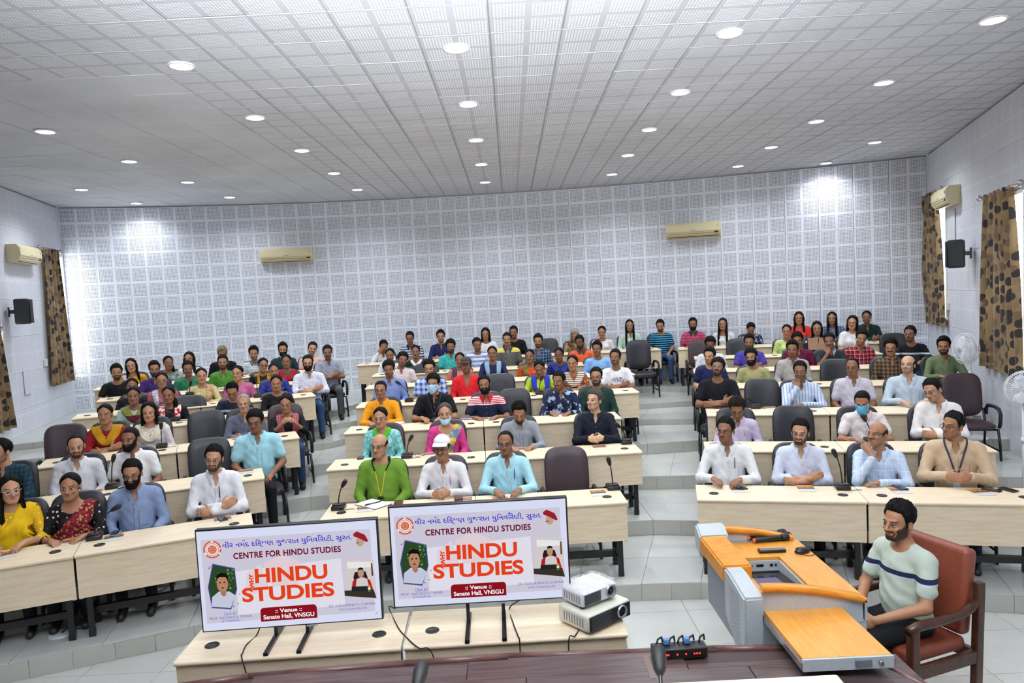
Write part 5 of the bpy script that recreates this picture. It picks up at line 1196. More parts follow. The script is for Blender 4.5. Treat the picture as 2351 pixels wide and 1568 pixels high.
MICS = [ # row, base px, head px, label
 ('C1', (778, 1168), (788, 1113), 'gooseneck microphone at the left end of the front middle desk'), ('C1', (1407, 1122), (1399, 1062), 'gooseneck microphone at the right end of the front middle desk'),
 ('C2', (935, 1050), (942, 1008), 'gooseneck microphone behind the green kurta man, second row'), ('C2', (1437, 1018), (1420, 978), 'gooseneck microphone before the grey-haired man, second row'),
 ('C3', (1001, 968), (1001, 922), 'upright gooseneck microphone before the man in blue mask'), ('C4', (940, 922), (916, 880), 'gooseneck microphone bent over the orange kurta man'),
 ('C4', (1239, 905), (1243, 870), 'gooseneck microphone before the lime dotted kurta woman'),
 ('R1', (1934, 1122), (1918, 1044), 'tall gooseneck microphone on the front desk of the right block'), ('R2', (1999, 1014), (1985, 962), 'gooseneck microphone behind the balding man in pale blue'),
 ('R3', (1734, 937), (1722, 920), 'gooseneck microphone bent low before the empty chair, right block'),
 ('L1', (218, 1236), (263, 1168), 'leaning gooseneck microphone between the sari woman and grey-blue shirt'), ('L2', (258, 1120), (260, 1055), 'gooseneck microphone between the two men in white, second row'),
 ('L3', (372, 1027), (370, 980), 'gooseneck microphone before the cream dupatta woman'), ('L4', (402, 966), (388, 950), 'low gooseneck microphone before the red dupatta woman'),
 ('L5', (592, 912), (588, 872), 'gooseneck microphone beside the pink kurta woman'), ('L6', (436, 908), (437, 882), 'gooseneck microphone before the green shirt man')]
for r, bp, hp, lab in MICS:
    b, k = r[0], int(r[1]); p = on_desk(*bp, b, k); n, d = nd(b); h = on_plane(*hp, n, n.dot(p.to_2d())-.02)
    l = RotZ(-ANG[b]) @ (h-p); mic(lab, p, ANG[b], (max(-.3, min(.3, l.x)), l.y, max(.12, min(.5, l.z))))
    q = p+RotZ(ANG[b]) @ Vector((.16, -.05, 0))
    m = MB(); m.tube([p+Vector((0, 0, .02)), p.lerp(q, .4)+RotZ(ANG[b]) @ Vector((0, -.06, .006)), p.lerp(q, .8)+Vector((0, 0, .005)), q+Vector((0, 0, .003))], .003, 5)
    tag(m.build('microphone_cable', RUB), lab.replace('gooseneck microphone', 'thin black cable of the microphone', 1)[:100], 'cable', 'microphone cables')
def leaflet_mat():
    m, k, b = newmat('leaflet_print', .35, lin('#d8dce0')); co = k.obj(); x, y, z = k.sep(co); nz = k.noise(co, 55, 3)
    col = k.mix(k.m('LESS_THAN', y, -.055), k.mix(k.ramp(nz, .45, .55), lin('#b9c6d2'), lin('#d9c0b2')), lin('#d5d0cc'))
    mid = k.m('MULTIPLY', k.m('GREATER_THAN', y, -.02), k.m('LESS_THAN', y, .085)); col = k.mix(mid, col, lin('#3b4a44'))
    orr = k.m('MULTIPLY', k.m('MULTIPLY', k.m('GREATER_THAN', y, .02), k.m('LESS_THAN', y, .09)), k.m('GREATER_THAN', nz, .47)); col = k.mix(orr, col, lin('#d8842e'))
    col = k.mix(k.m('GREATER_THAN', y, .088), col, lin('#d9a08a')); k.l(col, b.inputs['Base Color']); return m
LEAF = leaflet_mat(); m = MB(); m.box((0, 0, .0015), (.150, .212, .003)); LEAFM = m.mesh('leaflet', LEAF)
for r, px, py, rot, lab in [('C1', 838, 1168, .1, 'printed orange leaflet under the open notebook'), ('C1', 1066, 1148, 0, 'printed orange leaflet before the man in white cap'), ('C1', 1150, 1148, .1, 'printed orange leaflet before the light blue shirt man, front row'),
    ('C1', 1374, 1132, 0, 'printed orange leaflet before the empty maroon front chair'), ('C2', 1192, 1032, -.2, 'printed orange leaflet before the grey shirt man'), ('C2', 1377, 1027, 0, 'printed orange leaflet before the near-black shirt man'), ('C2', 985, 1044, .3, 'orange leaflet before the older sari woman'),
    ('C3', 1108, 962, 0, 'orange leaflet before the striped polo man'), ('C3', 1285, 952, .2, 'orange leaflet before the navy printed shirt man'),
    ('R1', 1698, 1124, .15, 'printed orange leaflet under a phone before the white shirt man, right block'), ('R1', 1851, 1122, 0, 'printed orange leaflet before the dotted blue shirt man'), ('R1', 2066, 1126, .1, 'printed orange leaflet under a phone before the balding man'), ('R1', 2253, 1130, .2, 'printed orange leaflet before the beige shirt man'),
    ('R2', 1962, 1012, .2, 'printed orange leaflet before the man in blue mask, right block'), ('R3', 1770, 937, .1, 'printed orange leaflet before the empty chair of the third right row'), ('R3', 1862, 937, .1, 'printed orange leaflet before the blue striped shirt man'),
    ('L1', 165, 1243, .1, 'printed orange leaflet before the maroon sari woman'), ('L1', 262, 1234, .1, 'printed orange leaflet under a phone before the grey-blue kurta'), ('L1', 512, 1193, .1, 'printed orange leaflet under a phone before the arms-crossed man in white'), ('L1', 10, 1275, .3, 'printed leaflet before the yellow sari woman'),
    ('L2', 216, 1130, .1, 'printed orange leaflet before the bald pinstripe man'), ('L2', 565, 1082, 0, 'printed orange leaflet before the light blue shirt man, left block'), ('L3', 550, 1008, .2, 'printed leaflet before the grey-haired moustached man'), ('L4', 418, 967, .1, 'pink printed leaflet before the red dupatta woman')]:
    b, k = r[0], int(r[1]); p = on_desk(px, py, b, k); o = link('leaflet', LEAFM, None, p+Vector((0, 0, .0012)), ANG[b]+rot); tag(o, lab, 'leaflet', 'printed leaflets')
def phone(label, p, rz, col='#17181c', size=(.075, .15, .009), lift=.0045, name='phone', cat='phone'):
    t = thing(name, label, cat, p+Vector((0, 0, lift)), rz)
    m = MB(); m.rbox((0, 0, size[2]/2), size, .006 if size[2] > .006 else .003); m.build('case', plain(col, .5), t)
    m = MB(); m.box((0, 0, size[2]+.0005), (size[0]*.9, size[1]*.93, .001)); m.build('screen' if cat == 'phone' else 'flap', plain('#0b0c10', .12) if cat == 'phone' else plain(col, .5), t)
for r, px, py, rot, lab, col in [('R1', 1699, 1121, .6, 'black phone on the leaflet before the white shirt man', '#15161a'), ('R1', 2067, 1121, .3, 'dark phone lying on the leaflet before the balding man', '#30323a'), ('R1', 2277, 1126, .9, 'dark phone on the leaflet of the beige shirt man', '#17181c'), ('R1', 2315, 1126, .5, 'dark phone on bare desktop at the right end', '#1b2228'),
    ('L1', 511, 1193, .2, 'black phone on the leaflet before the white shirt man, left block', '#202228'), ('L1', 265, 1226, -.1, 'phone with silver back beside the leaning microphone', '#9aa4ac'), ('R2', 1968, 1011, .1, 'grey phone on the leaflet of the masked man', '#45464a'), ('R3', 1655, 937, 1.5, 'black tablet at the left end of the third right desk', '#16171a'), ('R3', 1872, 935, 1.2, 'grey phone on the leaflet of the striped shirt man', '#6a7078'), ('C2', 828, 1052, .1, 'black box phone at the left of the second middle row', '#1a1b20'), ('L3', 615, 998, 1.2, 'phone before the red scarf woman', '#2a2420')]:
    b, k = r[0], int(r[1]); phone(lab, on_desk(px, py, b, k), ANG[b]+rot, col, (.075, .15, .009) if 'tablet' not in lab else (.12, .2, .012))
for px, py, lab in [(915, 1158, 'brown leather wallet beside the open notebook'), (1053, 1147, 'brown leather wallet on the leaflet of the white cap man')]:
    phone(lab, on_desk(px, py, 'C', 1), ANG['C']+.05, '#54231f', (.085, .12, .022), .0045, 'wallet', 'wallet')
def book(label, p, rz, pages='#e6e4de', cover='#c05a34', th=.022):
    t = thing('book', label, 'book', p+Vector((0, 0, .001)), rz)
    m = MB(); m.box((0, 0, th/2), (.145, .205, th-.004)); m.build('pages', plain(pages, .8), t)
    m = MB(); m.box((0, 0, th-.001), (.15, .21, .002)); m.box((0, 0, .001), (.15, .21, .002)); m.build('cover', plain(cover, .4), t)
for px, py, rz, lab, c in [(1078, 961, 1.4, 'thick book with blue and orange cover before striped polo man', '#6a5a78'), (1018, 967, 1.5, 'book with cream and red cover before the masked man', '#d8cfae'), (908, 974, 1.3, 'thick white book before the orange kurta man', '#e2dfd6'), (1212, 895, 1.0, 'grey folder before the lime dotted kurta woman', '#5a5c60')]:
    k = 4 if py < 900 else 3; book(lab, on_desk(px, py, 'C', k), ANG['C']+rz, cover=c)
p = on_desk(857, 1159, 'C', 1); t = thing('notebook', 'open spiral notebook with white pages on the front middle desk', 'notebook', p+Vector((0, 0, .005)), ANG['C']-.75)
for s in (-1, 1): m = MB(); m.box((s*.076, 0, .004), (.148, .21, .008)); m.build('page_block', plain('#eceef2', .8), t)
m = MB(); m.tube([(0, -.1, .01), (0, .1, .01)], .005, 6); m.build('spiral', BLKM, t); m = MB(); m.box((0, 0, -.001), (.31, .216, .002)); m.build('cover', BLKM, t)
m = MB(); m.tube([(-.07, -.05, 0), (.06, .03, 0), (.07, .036, 0)], [.005, .005, .002], 7); o = m.build('pen', BLKM); o.location = p+Vector((0, 0, .019)); o.rotation_euler = (0, 0, ANG['C']); tag(o, 'black pen lying on the open notebook', 'pen')
r, P, loc, rz, dz = PPL['girl in black and white floral top holding open book']
t = thing('open_book', 'open book held up by the girl in floral top', 'book', loc+RotZ(rz) @ Vector((-.03, -.33, .90)), rz)
for s in (-1, 1): m = MB(); m.box((s*.085, 0, 0), (.165, .012, .23), Matrix.Rotation(s*.22, 3, 'Z') @ Matrix.Rotation(.35, 3, 'X')); m.build('page_block', plain('#d9d6d0', .8), t); m = MB(); m.box((s*.087, -.009, 0), (.17, .003, .235), Matrix.Rotation(s*.22, 3, 'Z') @ Matrix.Rotation(.35, 3, 'X')); m.build('cover', plain('#a88a78', .5), t)
def pen_on(who, col, label, dx=.07):
    r, P, loc, rz, dz = PPL[who]; q = np.array([[dx, -.2, .86]])
    for _ in range(8): q[:, 1] += (sdf(P, q)-.006)*.9*1
    m = MB(); m.tube([(0, 0, -.05), (0, 0, .06)], .005, 6); o = m.build('pen', plain(col, .4)); o.location = loc+RotZ(rz) @ Vector((dx, float(q[0, 1]), .86+dz*.8)); o.rotation_euler = (0, 0, rz); tag(o, label, 'pen')
pen_on('man in light blue shirt with pens in pocket', '#2b3a9a', 'blue pen in the pocket of the light blue shirt'); pen_on('man in lilac shirt with yellow pen, looking down', '#d8c02a', 'yellow pen in the lilac shirt pocket')
pen_on('man in white shirt with black glasses, front row right block', '#2c4a44', 'green pen in the white shirt pocket'); pen_on('smiling man in white shirt and white cap, hands clasped', '#d89ac8', 'pink pen in the pocket of the man in white cap'); pen_on('man in plain white shirt crossing his arms, front row', '#1c1d22', 'black clip microphone on the crossed-arms white shirt', .03)
# neck cord of the green kurta man
r, P, loc, rz, dz = PPL['balding man in green kurta with black and yellow neck cord']
v, f = drape(P, [(-.05, .09, 1.01), (-.085, .0, 1.0), (-.05, -.1, .92), (-.012, -.15, .74), (.012, -.15, .74), (.05, -.1, .92), (.085, .0, 1.0), (.05, .09, 1.01)], .012, off=.010, nu=60, nv=3, ripple=0, th=.004)
o = link('neck_cord', npmesh('neck_cord', v, f, (cloth('z,#17171a,#c8b02c,.93'),)), r); o.scale = (1.06, 1, 1+dz/.54); o.location = (0, 0, -SEAT*dz/.54)
m = MB(); m.tube([(-.028, -.128, .735), (.03, -.128, .735)], .011, 8); m.build('earbuds', BLKM, r)

# ------------------------------------------------------------------ screens on the table in front of the stage
TVW, TVH = 1.125, .645
def txt(parent, s, u, v, h, col, width=None, off=0., align='CENTER', rot=0., shear=0.):
    """flat lettering on the screen; u,v from the top-left corner (0..1), h cap height in metres"""
    c = bpy.data.curves.new('lettering', 'FONT'); c.body = s; c.size = h/.70; c.align_x = align; c.align_y = 'CENTER'; c.offset = off; c.resolution_u = 6; c.space_character = 1.0+.08*(s == 'CENTRE FOR HINDU STUDIES'); c.materials.append(glow(col, 1.0))
    o = bpy.data.objects.new('lettering', c); COL.objects.link(o); o.parent = parent
    o.location = ((u-.5)*TVW, -.0032, (.5-v)*TVH); o.rotation_euler = (math.pi/2, rot, 0)
    if width: TXTW.append((o, width))
    return o
TXTW = []
def flat(parent, pts, col, lay, name='artwork', strength=.9):
    m = MB(); m.add([((u-.5)*TVW, -.0008-.0003*lay, (.5-v)*TVH) for u, v in pts], [tuple(range(len(pts)))]); o = m.build(name, glow(col, strength), parent)
    return o
def oval(u, v, ru, rv, n=20, a0=0, a1=360): return [(u+ru*math.cos(math.radians(a0+(a1-a0)*i/n)), v-rv*math.sin(math.radians(a0+(a1-a0)*i/n))) for i in range(n if a1-a0 == 360 else n+1)]
def ring(parent, u, v, r0, r1, col, lay, a0=0, a1=360, n=28):
    m = MB(); A = TVW/TVH; V = []
    for i in range(n+1):
        a = math.radians(a0+(a1-a0)*i/n)
        for r in (r0, r1): V.append(((u+r*math.cos(a)-.5)*TVW, -.0008-.0003*lay, (.5-(v-r*A*math.sin(a)))*TVH))
    m.add(V, [(2*i, 2*i+1, 2*i+3, 2*i+2) for i in range(n)]); m.build('artwork', glow(col, .9), parent)
def tv(label, c, rz, feet, group='screens on the front table'):
    t = thing('television', label, 'television', (c[0], c[1], .738), rz, group); z = c[2]-.738
    m = MB(); m.rbox((0, .025, z), (TVW+.022, .045, TVH+.022), .006); m.box((0, .055, z-.08), (.7, .05, .34)); m.build('housing', BLKM, t)
    m = MB(); m.box((0, .0015, z), (TVW, .002, TVH)); sc = m.build('screen', glow('#dfe3fb', .92, 'screen_white'), t)
    # the screen's own frame of reference for lettering and artwork
    fr = sc; old = sc.data; m = MB(); m.box((0, 0, 0), (TVW, .0012, TVH)); sc.data = m.mesh('screen', glow('#dfe3fb', .92)); sc.location = (0, -.0002, z)
    flat(sc, [(.022, .085), (.965, .085), (.965, .925), (.022, .925)], '#d3cfe0', 1); flat(sc, [(.20, .42), (.79, .36), (.80, .84), (.2, .86)], '#e9e6f3', 2); flat(sc, [(.36, .36), (.46, .28), (.56, .36), (.54, .60), (.40, .60)], '#e8d6dc', 3, strength=.9); flat(sc, [(.26, .45), (.34, .36), (.38, .60), (.24, .70)], '#e5dae4', 3)
    txt(sc, 'વીર નમદ દિક્ષણ ગુજરાત યુિનવિસટી, સુરત.', .50, .155, .030, '#3a35c8', .72, .0006)
    flat(sc, [(.250, .118), (.260, .105), (.268, .118), (.265, .121), (.260, .112), (.254, .121)], '#3a35c8', 6); flat(sc, [(.668, .118), (.678, .105), (.686, .118), (.683, .121), (.678, .112), (.672, .121)], '#3a35c8', 6)
    txt(sc, 'CENTRE FOR HINDU STUDIES', .495, .268, .037, '#6b1030', .60, .0018)
    txt(sc, 'HINDU', .508, .488, .088, '#e2401c', .405, .0042); txt(sc, 'STUDIES', .485, .672, .086, '#e2401c', .515, .0042); txt(sc, 'WHY', .287, .530, .026, '#e2401c', .15, .002, rot=-math.pi/2)
    flat(sc, [(.322, .945), (.322, .835), (.328, .815), (.338, .806), (.622, .806), (.632, .815), (.638, .835), (.638, .945)], '#8f1420', 4)
    txt(sc, ':: Venue ::', .48, .846, .025, '#f4f0f4', .15, .001); txt(sc, 'Senate Hall, VNSGU', .48, .905, .027, '#f4f0f4', .285, .001)
    txt(sc, 'TALK BY', .155, .838, .017, '#5a5ec0', .075); txt(sc, 'PROF. NACHIKETA TIWARI', .155, .878, .017, '#5a5ec0', .235); txt(sc, '(IIT KANPUR)', .155, .912, .014, '#5a5ec0', .10)
    flat(sc, [(.118, .851), (.192, .851), (.192, .853), (.118, .853)], '#5a5ec0', 6)
    txt(sc, 'DR. KISHORSINH N. CHAVDA', .838, .842, .017, '#5a5ec0', .262); txt(sc, '(VICE CHANCELLOR)', .842, .882, .014, '#5a5ec0', .155)
    # round seal
    for r0, r1, c_, l, a, b in ((.0, .050, '#efe9ee', 4, 0, 360), (.041, .050, '#d8603c', 5, 8, 82), (.041, .050, '#d8603c', 5, 98, 200), (.041, .050, '#d8603c', 5, 220, 320), (.041, .050, '#d8603c', 5, 335, 360), (.033, .036, '#d8603c', 5, 0, 360), (.0, .024, '#d8603c', 5, 0, 360), (.014, .017, '#efe0dc', 6, 0, 360)): ring(sc, .083, .185, r0, r1, c_, l, a, b)
    for q in (0, 1): flat(sc, [(.083+.021*math.cos(math.radians(90+120*i+60*q)), .185-.021*TVW/TVH*math.sin(math.radians(90+120*i+60*q))) for i in range(3)], '#e07a58' if q else '#d8603c', 7+q)
    # portrait with a red turban
    flat(sc, oval(.905, .205, .022, .05), '#c9a488', 4); flat(sc, [(.875, .30), (.885, .255), (.925, .255), (.942, .30)], '#cfd4d2', 5); flat(sc, [(.868, .125), (.890, .10), (.935, .14), (.952, .205), (.940, .215), (.905, .175), (.872, .150)], '#a02030', 6); flat(sc, [(.882, .215), (.900, .212), (.900, .220), (.884, .224)], '#5a4438', 6)
    # portrait in front of leaves, left
    flat(sc, [(.077, .325), (.198, .385), (.203, .60), (.162, .80), (.055, .77), (.042, .56)], '#5a55b8', 4); flat(sc, [(.080, .338), (.194, .392), (.199, .60), (.159, .79), (.059, .763), (.046, .56)], '#2d4a2a', 5)
    rr_ = random.Random(9)
    for i in range(26): u, v = rr_.uniform(.085, .19), rr_.uniform(.40, .60); flat(sc, oval(u, v, .006, .011, 7), rr_.choice(['#48703c', '#5f8a4c', '#24401f', '#86a870']), 6)
    flat(sc, [(.055, .757), (.062, .66), (.10, .61), (.16, .615), (.192, .66), (.160, .782)], '#c9d0e4', 7); flat(sc, oval(.124, .535, .031, .085), '#c08a6a', 8); flat(sc, [(.110, .60), (.140, .60), (.142, .64), (.128, .665), (.112, .64)], '#b07a5c', 8)
    flat(sc, [(.092, .50), (.094, .445), (.115, .42), (.145, .43), (.158, .47), (.156, .505), (.146, .47), (.110, .465), (.098, .48)], '#17130f', 9)
    for s in (-1, 1): flat(sc, oval(.124+s*.012, .52, .006, .008, 10), '#3a2418', 9)
    flat(sc, oval(.124, .575, .010, .008, 10), '#7a3a34', 9)
    # portrait at a desk, right
    flat(sc, [(.822, .375), (.972, .395), (.982, .80), (.80, .745)], '#d9d2d0', 4); flat(sc, [(.825, .40), (.965, .42), (.965, .47), (.825, .47)], '#eef0f2', 5); flat(sc, [(.855, .56), (.865, .51), (.925, .51), (.935, .57), (.93, .62), (.86, .62)], '#22242a', 6)
    flat(sc, [(.838, .70), (.85, .60), (.885, .565), (.915, .565), (.948, .60), (.965, .72)], '#b8242c', 7); flat(sc, [(.862, .70), (.872, .585), (.892, .57), (.912, .57), (.932, .59), (.942, .70)], '#d6d4d2', 8); flat(sc, oval(.898, .525, .017, .044), '#c49878', 9); flat(sc, [(.881, .51), (.884, .475), (.898, .465), (.912, .475), (.915, .51), (.908, .49), (.888, .49)], '#1c1a18', 10)
    flat(sc, [(.80, .69), (.965, .70), (.978, .79), (.80, .745)], '#3a342e', 9); flat(sc, [(.842, .655), (.935, .66), (.935, .71), (.842, .705)], '#26282c', 10)
    for q, c_ in enumerate(('#e08a2a', '#eef0ee', '#3f8a3c')): flat(sc, [(.932, .655+.022*q), (.946, .65+.022*q), (.948, .672+.022*q), (.934, .677+.022*q)], c_, 11)
    flat(sc, [(.958, .43), (.966, .43), (.968, .56), (.958, .56)], '#6a3a2a', 6)
    for u, v, c_ in ((.052, .36, '#3a46b8'), (.062, .345, '#d8803c'), (.172, .76, '#3a46b8'), (.21, .64, '#d8803c'), (.198, .735, '#6aa06a')): flat(sc, [(u, v), (u+.010, v+.006), (u+.004, v+.02)], c_, 6)
    for q in (0, 1): flat(sc, [(.975-.008*q, .935+.012*q), (.981-.008*q, .927+.012*q), (.979-.008*q, .942+.012*q)], '#3a3a44', 6)
    for fx in feet:
        m = MB(); m.box((fx, .04, (z-TVH/2)/2+.05), (.022, .03, z-TVH/2+.1)); m.box((fx, -.02, .010), (.028, .40, .020)); m.build('stand_leg', BLKM, t)
    m = MB(); m.box((.12, -.004, z-TVH/2-.012), (.07, .008, .008)); m.build('logo_bar', plain('#8a8c92', .4), t)
    return t
tv('television showing the event slide, standing further from the camera-side podium', (-1.49, 4.46, 1.147), math.radians(3.2), (-.12, .08)); tv('television showing the event slide, standing next to the projectors', (-.272, 4.49, 1.222), math.radians(1.2), (-.1, .13))
bpy.context.view_layer.update(); dg = bpy.context.evaluated_depsgraph_get(); W_ = {id(o): w for o, w in TXTW}
for o, w in TXTW:
    me = bpy.data.meshes.new_from_object(o.evaluated_get(dg)); xs_ = [v.co.x for v in me.vertices]; d = max(xs_)-min(xs_); sc = w*(TVW if abs(o.rotation_euler.y) < .1 else TVH)/d
    for v in me.vertices: v.co.x *= sc
    c = o.data; n_ = link('lettering', me, o.parent); n_.location = o.location; n_.rotation_euler = o.rotation_euler
    bpy.data.objects.remove(o)
# the table carrying them: two units
for i, (x0, x1, y0, y1, lab) in enumerate([(-2.15, -.775, 4.205, 4.255, 'beech front table carrying the television on its own'), (-.76, .625, 4.262, 4.29, 'beech front table carrying television and two projectors')]):
    w = x1-x0; t = desk(lab, ((x0+x1)/2, (y0+y1)/2, 0), math.atan2(y1-y0, w), w, 'front tables below the stage')
def cable(label, pts, r=.0042, col=RUB):
    m = MB(); P = [Vector(p) for p in pts]; out = []
    for i in range(len(P)-1):
        a, b, c, d = P[max(i-1, 0)], P[i], P[i+1], P[min(i+2, len(P)-1)]
        for q in range(6):
            t = q/6; out.append(.5*((2*b)+(c-a)*t+(2*a-5*b+4*c-d)*t*t+(-a+3*b-3*c+d)*t**3))
    m.tube(out+[P[-1]], r, 6); tag(m.build('power_cable', col), label, 'cable', 'black power cables')
TZ = .744
def tp(px, py, z=TZ): return at(px, py, z)
cable('black cable hanging from the television nearer the left block', [(-1.70, 4.50, .86), tp(590, 1457), tp(566, 1480), tp(557, 1500), (tp(557, 1510).x, 4.21, .735), (tp(560, 1540).x, 4.195, .45), (tp(560, 1540).x+.05, 4.22, .02)])
cable('black cable running between the two televisions', [(-.84, 4.50, .88), tp(893, 1395), tp(914, 1440), tp(936, 1466), tp(962, 1488), (tp(970, 1500).x+.05, 4.23, .70), (-.5, 4.21, .3), (-.5, 4.25, .02)])
cable('black cable under the television beside the projectors', [(0, 4.52, .90), tp(1170, 1395), tp(1178, 1430), tp(1190, 1462), (tp(1193, 1475).x, 4.255, .73), (tp(1193, 1475).x, 4.245, .4), (tp(1193, 1475).x, 4.26, .02)])
cable('black cable hanging over the projectors to the floor', [(.31, 4.50, .95), at(1322, 1385, .88), tp(1334, 1430), tp(1320, 1460), (tp(1308, 1480).x, 4.258, .73), (tp(1308, 1490).x, 4.25, .4), (tp(1308, 1490).x, 4.27, .02)])
# ------------------------------------------------------------------ projectors
def projector(label, c, rz, tilt, dims, body, front, lensx, grp='stacked projectors'):
    w, d, h = dims; t = thing('projector', label, 'projector', c, rz, grp); t.rotation_euler = (0, tilt, rz)
    m = MB(); m.rbox((0, 0, h/2+.012), (w, d, h), .018); m.build('body', body, t)
    m = MB(); m.rbox((0, -d/2-.002, h/2+.012), (w*.94, .012, h*.8), .004); m.build('front_panel', front, t)
    R = Matrix.Rotation(math.radians(90), 3, 'X')
    m = MB(); m.lathe([(.0, -.02), (.038, -.02), (.042, .0), (.042, .022), (.034, .024), (.03, .01), (.0, .008)], 20, (lensx, -d/2+.004, h/2+.014), R); m.build('lens_ring', plain('#9a9da4', .3, .6), t)
    m = MB(); m.lathe([(.0, .011), (.028, .012), (.02, .016), (.0, .018)], 20, (lensx, -d/2+.004, h/2+.014), R); m.build('lens', plain('#0d1018', .08), t)
    m = MB()
    for i in range(9): m.box((-w*.22+.0*i, -d/2-.009, .03+i*(h-.03)/9), (w*.46, .004, .004))
    m.build('vent', plain('#2a2b30', .5) if front is not BLACK else plain('#3a3b42', .5), t)
    m = MB()
    for i in range(8): m.box((-w/2-.001, -.09+i*.024, h/2+.012), (.004, .010, h*.5))
    m.build('side_vent', plain('#8b8d90', .5), t)
    for sx in (-1, 1): m = MB(); m.lathe([(.0, 0), (.016, 0), (.014, .014), (0, .014)], 12, (sx*w*.38, -d*.32, 0)); m.build('foot', RUB, t)
    return t
projector('cream projector with black front, lower of the two stacked', (.445, 4.50, .7385), math.radians(38), 0., (.38, .28, .115), plain('#dad9c6', .45), BLACK, .10)
projector('white projector with cloudy plastic wrap, on top of the cream one', (.41, 4.53, .8675), math.radians(36), 0., (.30, .225, .10), plain('#e6e7e9', .4), plain('#dcdee2', .4), .09)
m = MB(); P = []
rr = random.Random(2)
for i in range(9):
    for j in range(7): P.append(((i/8-.5)*.30, (j/6-.5)*.21, .004+rr.uniform(0, .010)))
m.grid(P, 9, 7, False); wm, k_, b_ = newmat('clear_wrap', .15, lin('#e8e4dc')); b_.inputs['Alpha'].default_value = .35; o = m.build('plastic_wrap', wm); o.location = (.41, 4.53, .98); o.rotation_euler = (0, 0, math.radians(36)); tag(o, 'crumpled clear plastic sheet on the white projector', 'plastic sheet')
# ------------------------------------------------------------------ lectern with electronics
pod = thing('lectern', 'grey multimedia lectern with orange wood top and pulled-out tray', 'lectern', (0, 0, 0))
def hull(name, prof, x0, x1, mat, par=pod, bev=.012):
    """profile in (y, z) extruded along x with softened edges"""
    bm = bmesh.new(); n = len(prof); A = [bm.verts.new((x0, y, z)) for y, z in prof]; B = [bm.verts.new((x1, y, z)) for y, z in prof]
    for i in range(n): bm.faces.new((A[i], B[i], B[(i+1) % n], A[(i+1) % n]))
    bm.faces.new(A[::-1]); bm.faces.new(B); bmesh.ops.recalc_face_normals(bm, faces=bm.faces[:]); bmesh.ops.bevel(bm, geom=bm.edges[:], offset=bev, segments=2, affect='EDGES')
    me = bpy.data.meshes.new(name); bm.to_mesh(me); bm.free(); me.materials.append(mat); return link(name, me, par)
hull('cabinet', [(4.17, .52), (5.12, .52), (5.16, .60), (5.16, .83), (4.13, .83), (4.13, .60)], 1.36, 2.03, GREY)
hull('pedestal', [(4.34, 0), (4.92, 0), (4.92, .54), (4.34, .54)], 1.50, 1.92, GREYD); hull('plinth', [(4.24, 0), (5.02, 0), (5.02, .05), (4.24, .05)], 1.42, 2.0, BLKM)
hull('front_panel', [(4.50, .56), (5.08, .56), (5.08, .96), (4.50, .96)], 1.335, 1.37, GREYD)
hull('wood_block', [(4.50, .935), (5.075, .935), (5.075, 1.05), (4.50, 1.05)], 1.285, 1.475, ORANGE)
for nm, y0, y1 in (('cheek', 4.105, 4.50), ('cheek', 5.075, 5.215)):
    yn, yf = (y0, y1)
    if y1 < 4.6: hull(nm, [(4.105, .60), (4.20, .545), (4.50, .74), (4.50, 1.045), (4.40, 1.045), (4.105, 1.005)], 1.29, 1.41, GREY)
    else: hull(nm, [(5.075, .88), (5.22, .93), (5.24, 1.09), (5.19, 1.10), (5.075, 1.045)], 1.29, 1.50, GREY)
m = MB(); y = 4.44
for a, b in (((4.13, 4.30), (1.41, 2.03)), ((4.86, 5.165), (1.41, 2.03)), ((4.30, 4.86), (1.78, 2.03))):
    m.box(((b[0]+b[1])/2, (a[0]+a[1])/2, .945), (b[1]-b[0], a[1]-a[0], .022))
m.box((1.445, 4.58, .945), (.07, .56, .022)); m.build('worktop', ORTOP, pod)
m = MB(); m.box((1.63, 4.31, .90), (.30, .012, .07)); m.box((1.63, 4.85, .90), (.30, .012, .07)); m.box((1.775, 4.58, .90), (.012, .55, .07)); m.box((1.485, 4.58, .90), (.012, .55, .07)); m.build('well', GREY, pod)
m = MB(); m.box((2.022, 4.645, .885), (.016, 1.03, .12)); m.build('rear_fascia', GREY, pod)
R = Matrix.Rotation(math.radians(-6), 3, 'X'); m = MB(); m.box((1.63, 4.56, .885), (.28, .46, .015), R); mon = m.build('monitor', plain('#14151a', .2), pod)
m = MB(); m.box((1.60, 4.54, .8945), (.19, .30, .003), R); m.build('screen', glow('#a9a2d6', .55), mon)
for i, (x, w_) in enumerate(((1.53, .018), (1.585, .006), (1.64, .05), (1.72, .02), (1.75, .012))): m = MB(); m.box((x, 4.842, .905), (w_, .004, .016)); m.build('socket', BLKM, pod)
def arc_arm(ya, name):
    m = MB(); P = []; n = 14
    for i in range(n):
        q = i/(n-1); x = 1.40+.60*q; zt = 1.078-.095*q**1.7; yy = ya+.012*math.sin(q*math.pi)
        for dy, dz_ in ((-.028, -.04), (.028, -.04), (.03, -.006), (.02, 0), (-.02, 0), (-.03, -.006)): P.append((x, yy+dy, zt+dz_))
    m.grid(P, n, 6, True, True); m.add([P[i] for i in range(6)], [(5, 4, 3, 2, 1, 0)]); m.add([P[-6+i] for i in range(6)], [(0, 1, 2, 3, 4, 5)]); m.build('arm_rail', ORANGE, pod)
    m = MB(); V = []
    for i in range(n): q = i/(n-1); x = 1.40+.60*q; V += [(x, ya, .82), (x, ya, 1.045-.095*q**1.7)]
    m.grid(V, n, 2, False); m.build('side_panel', GREY, pod)
arc_arm(4.125, 'near'); arc_arm(5.185, 'far')
m = MB()
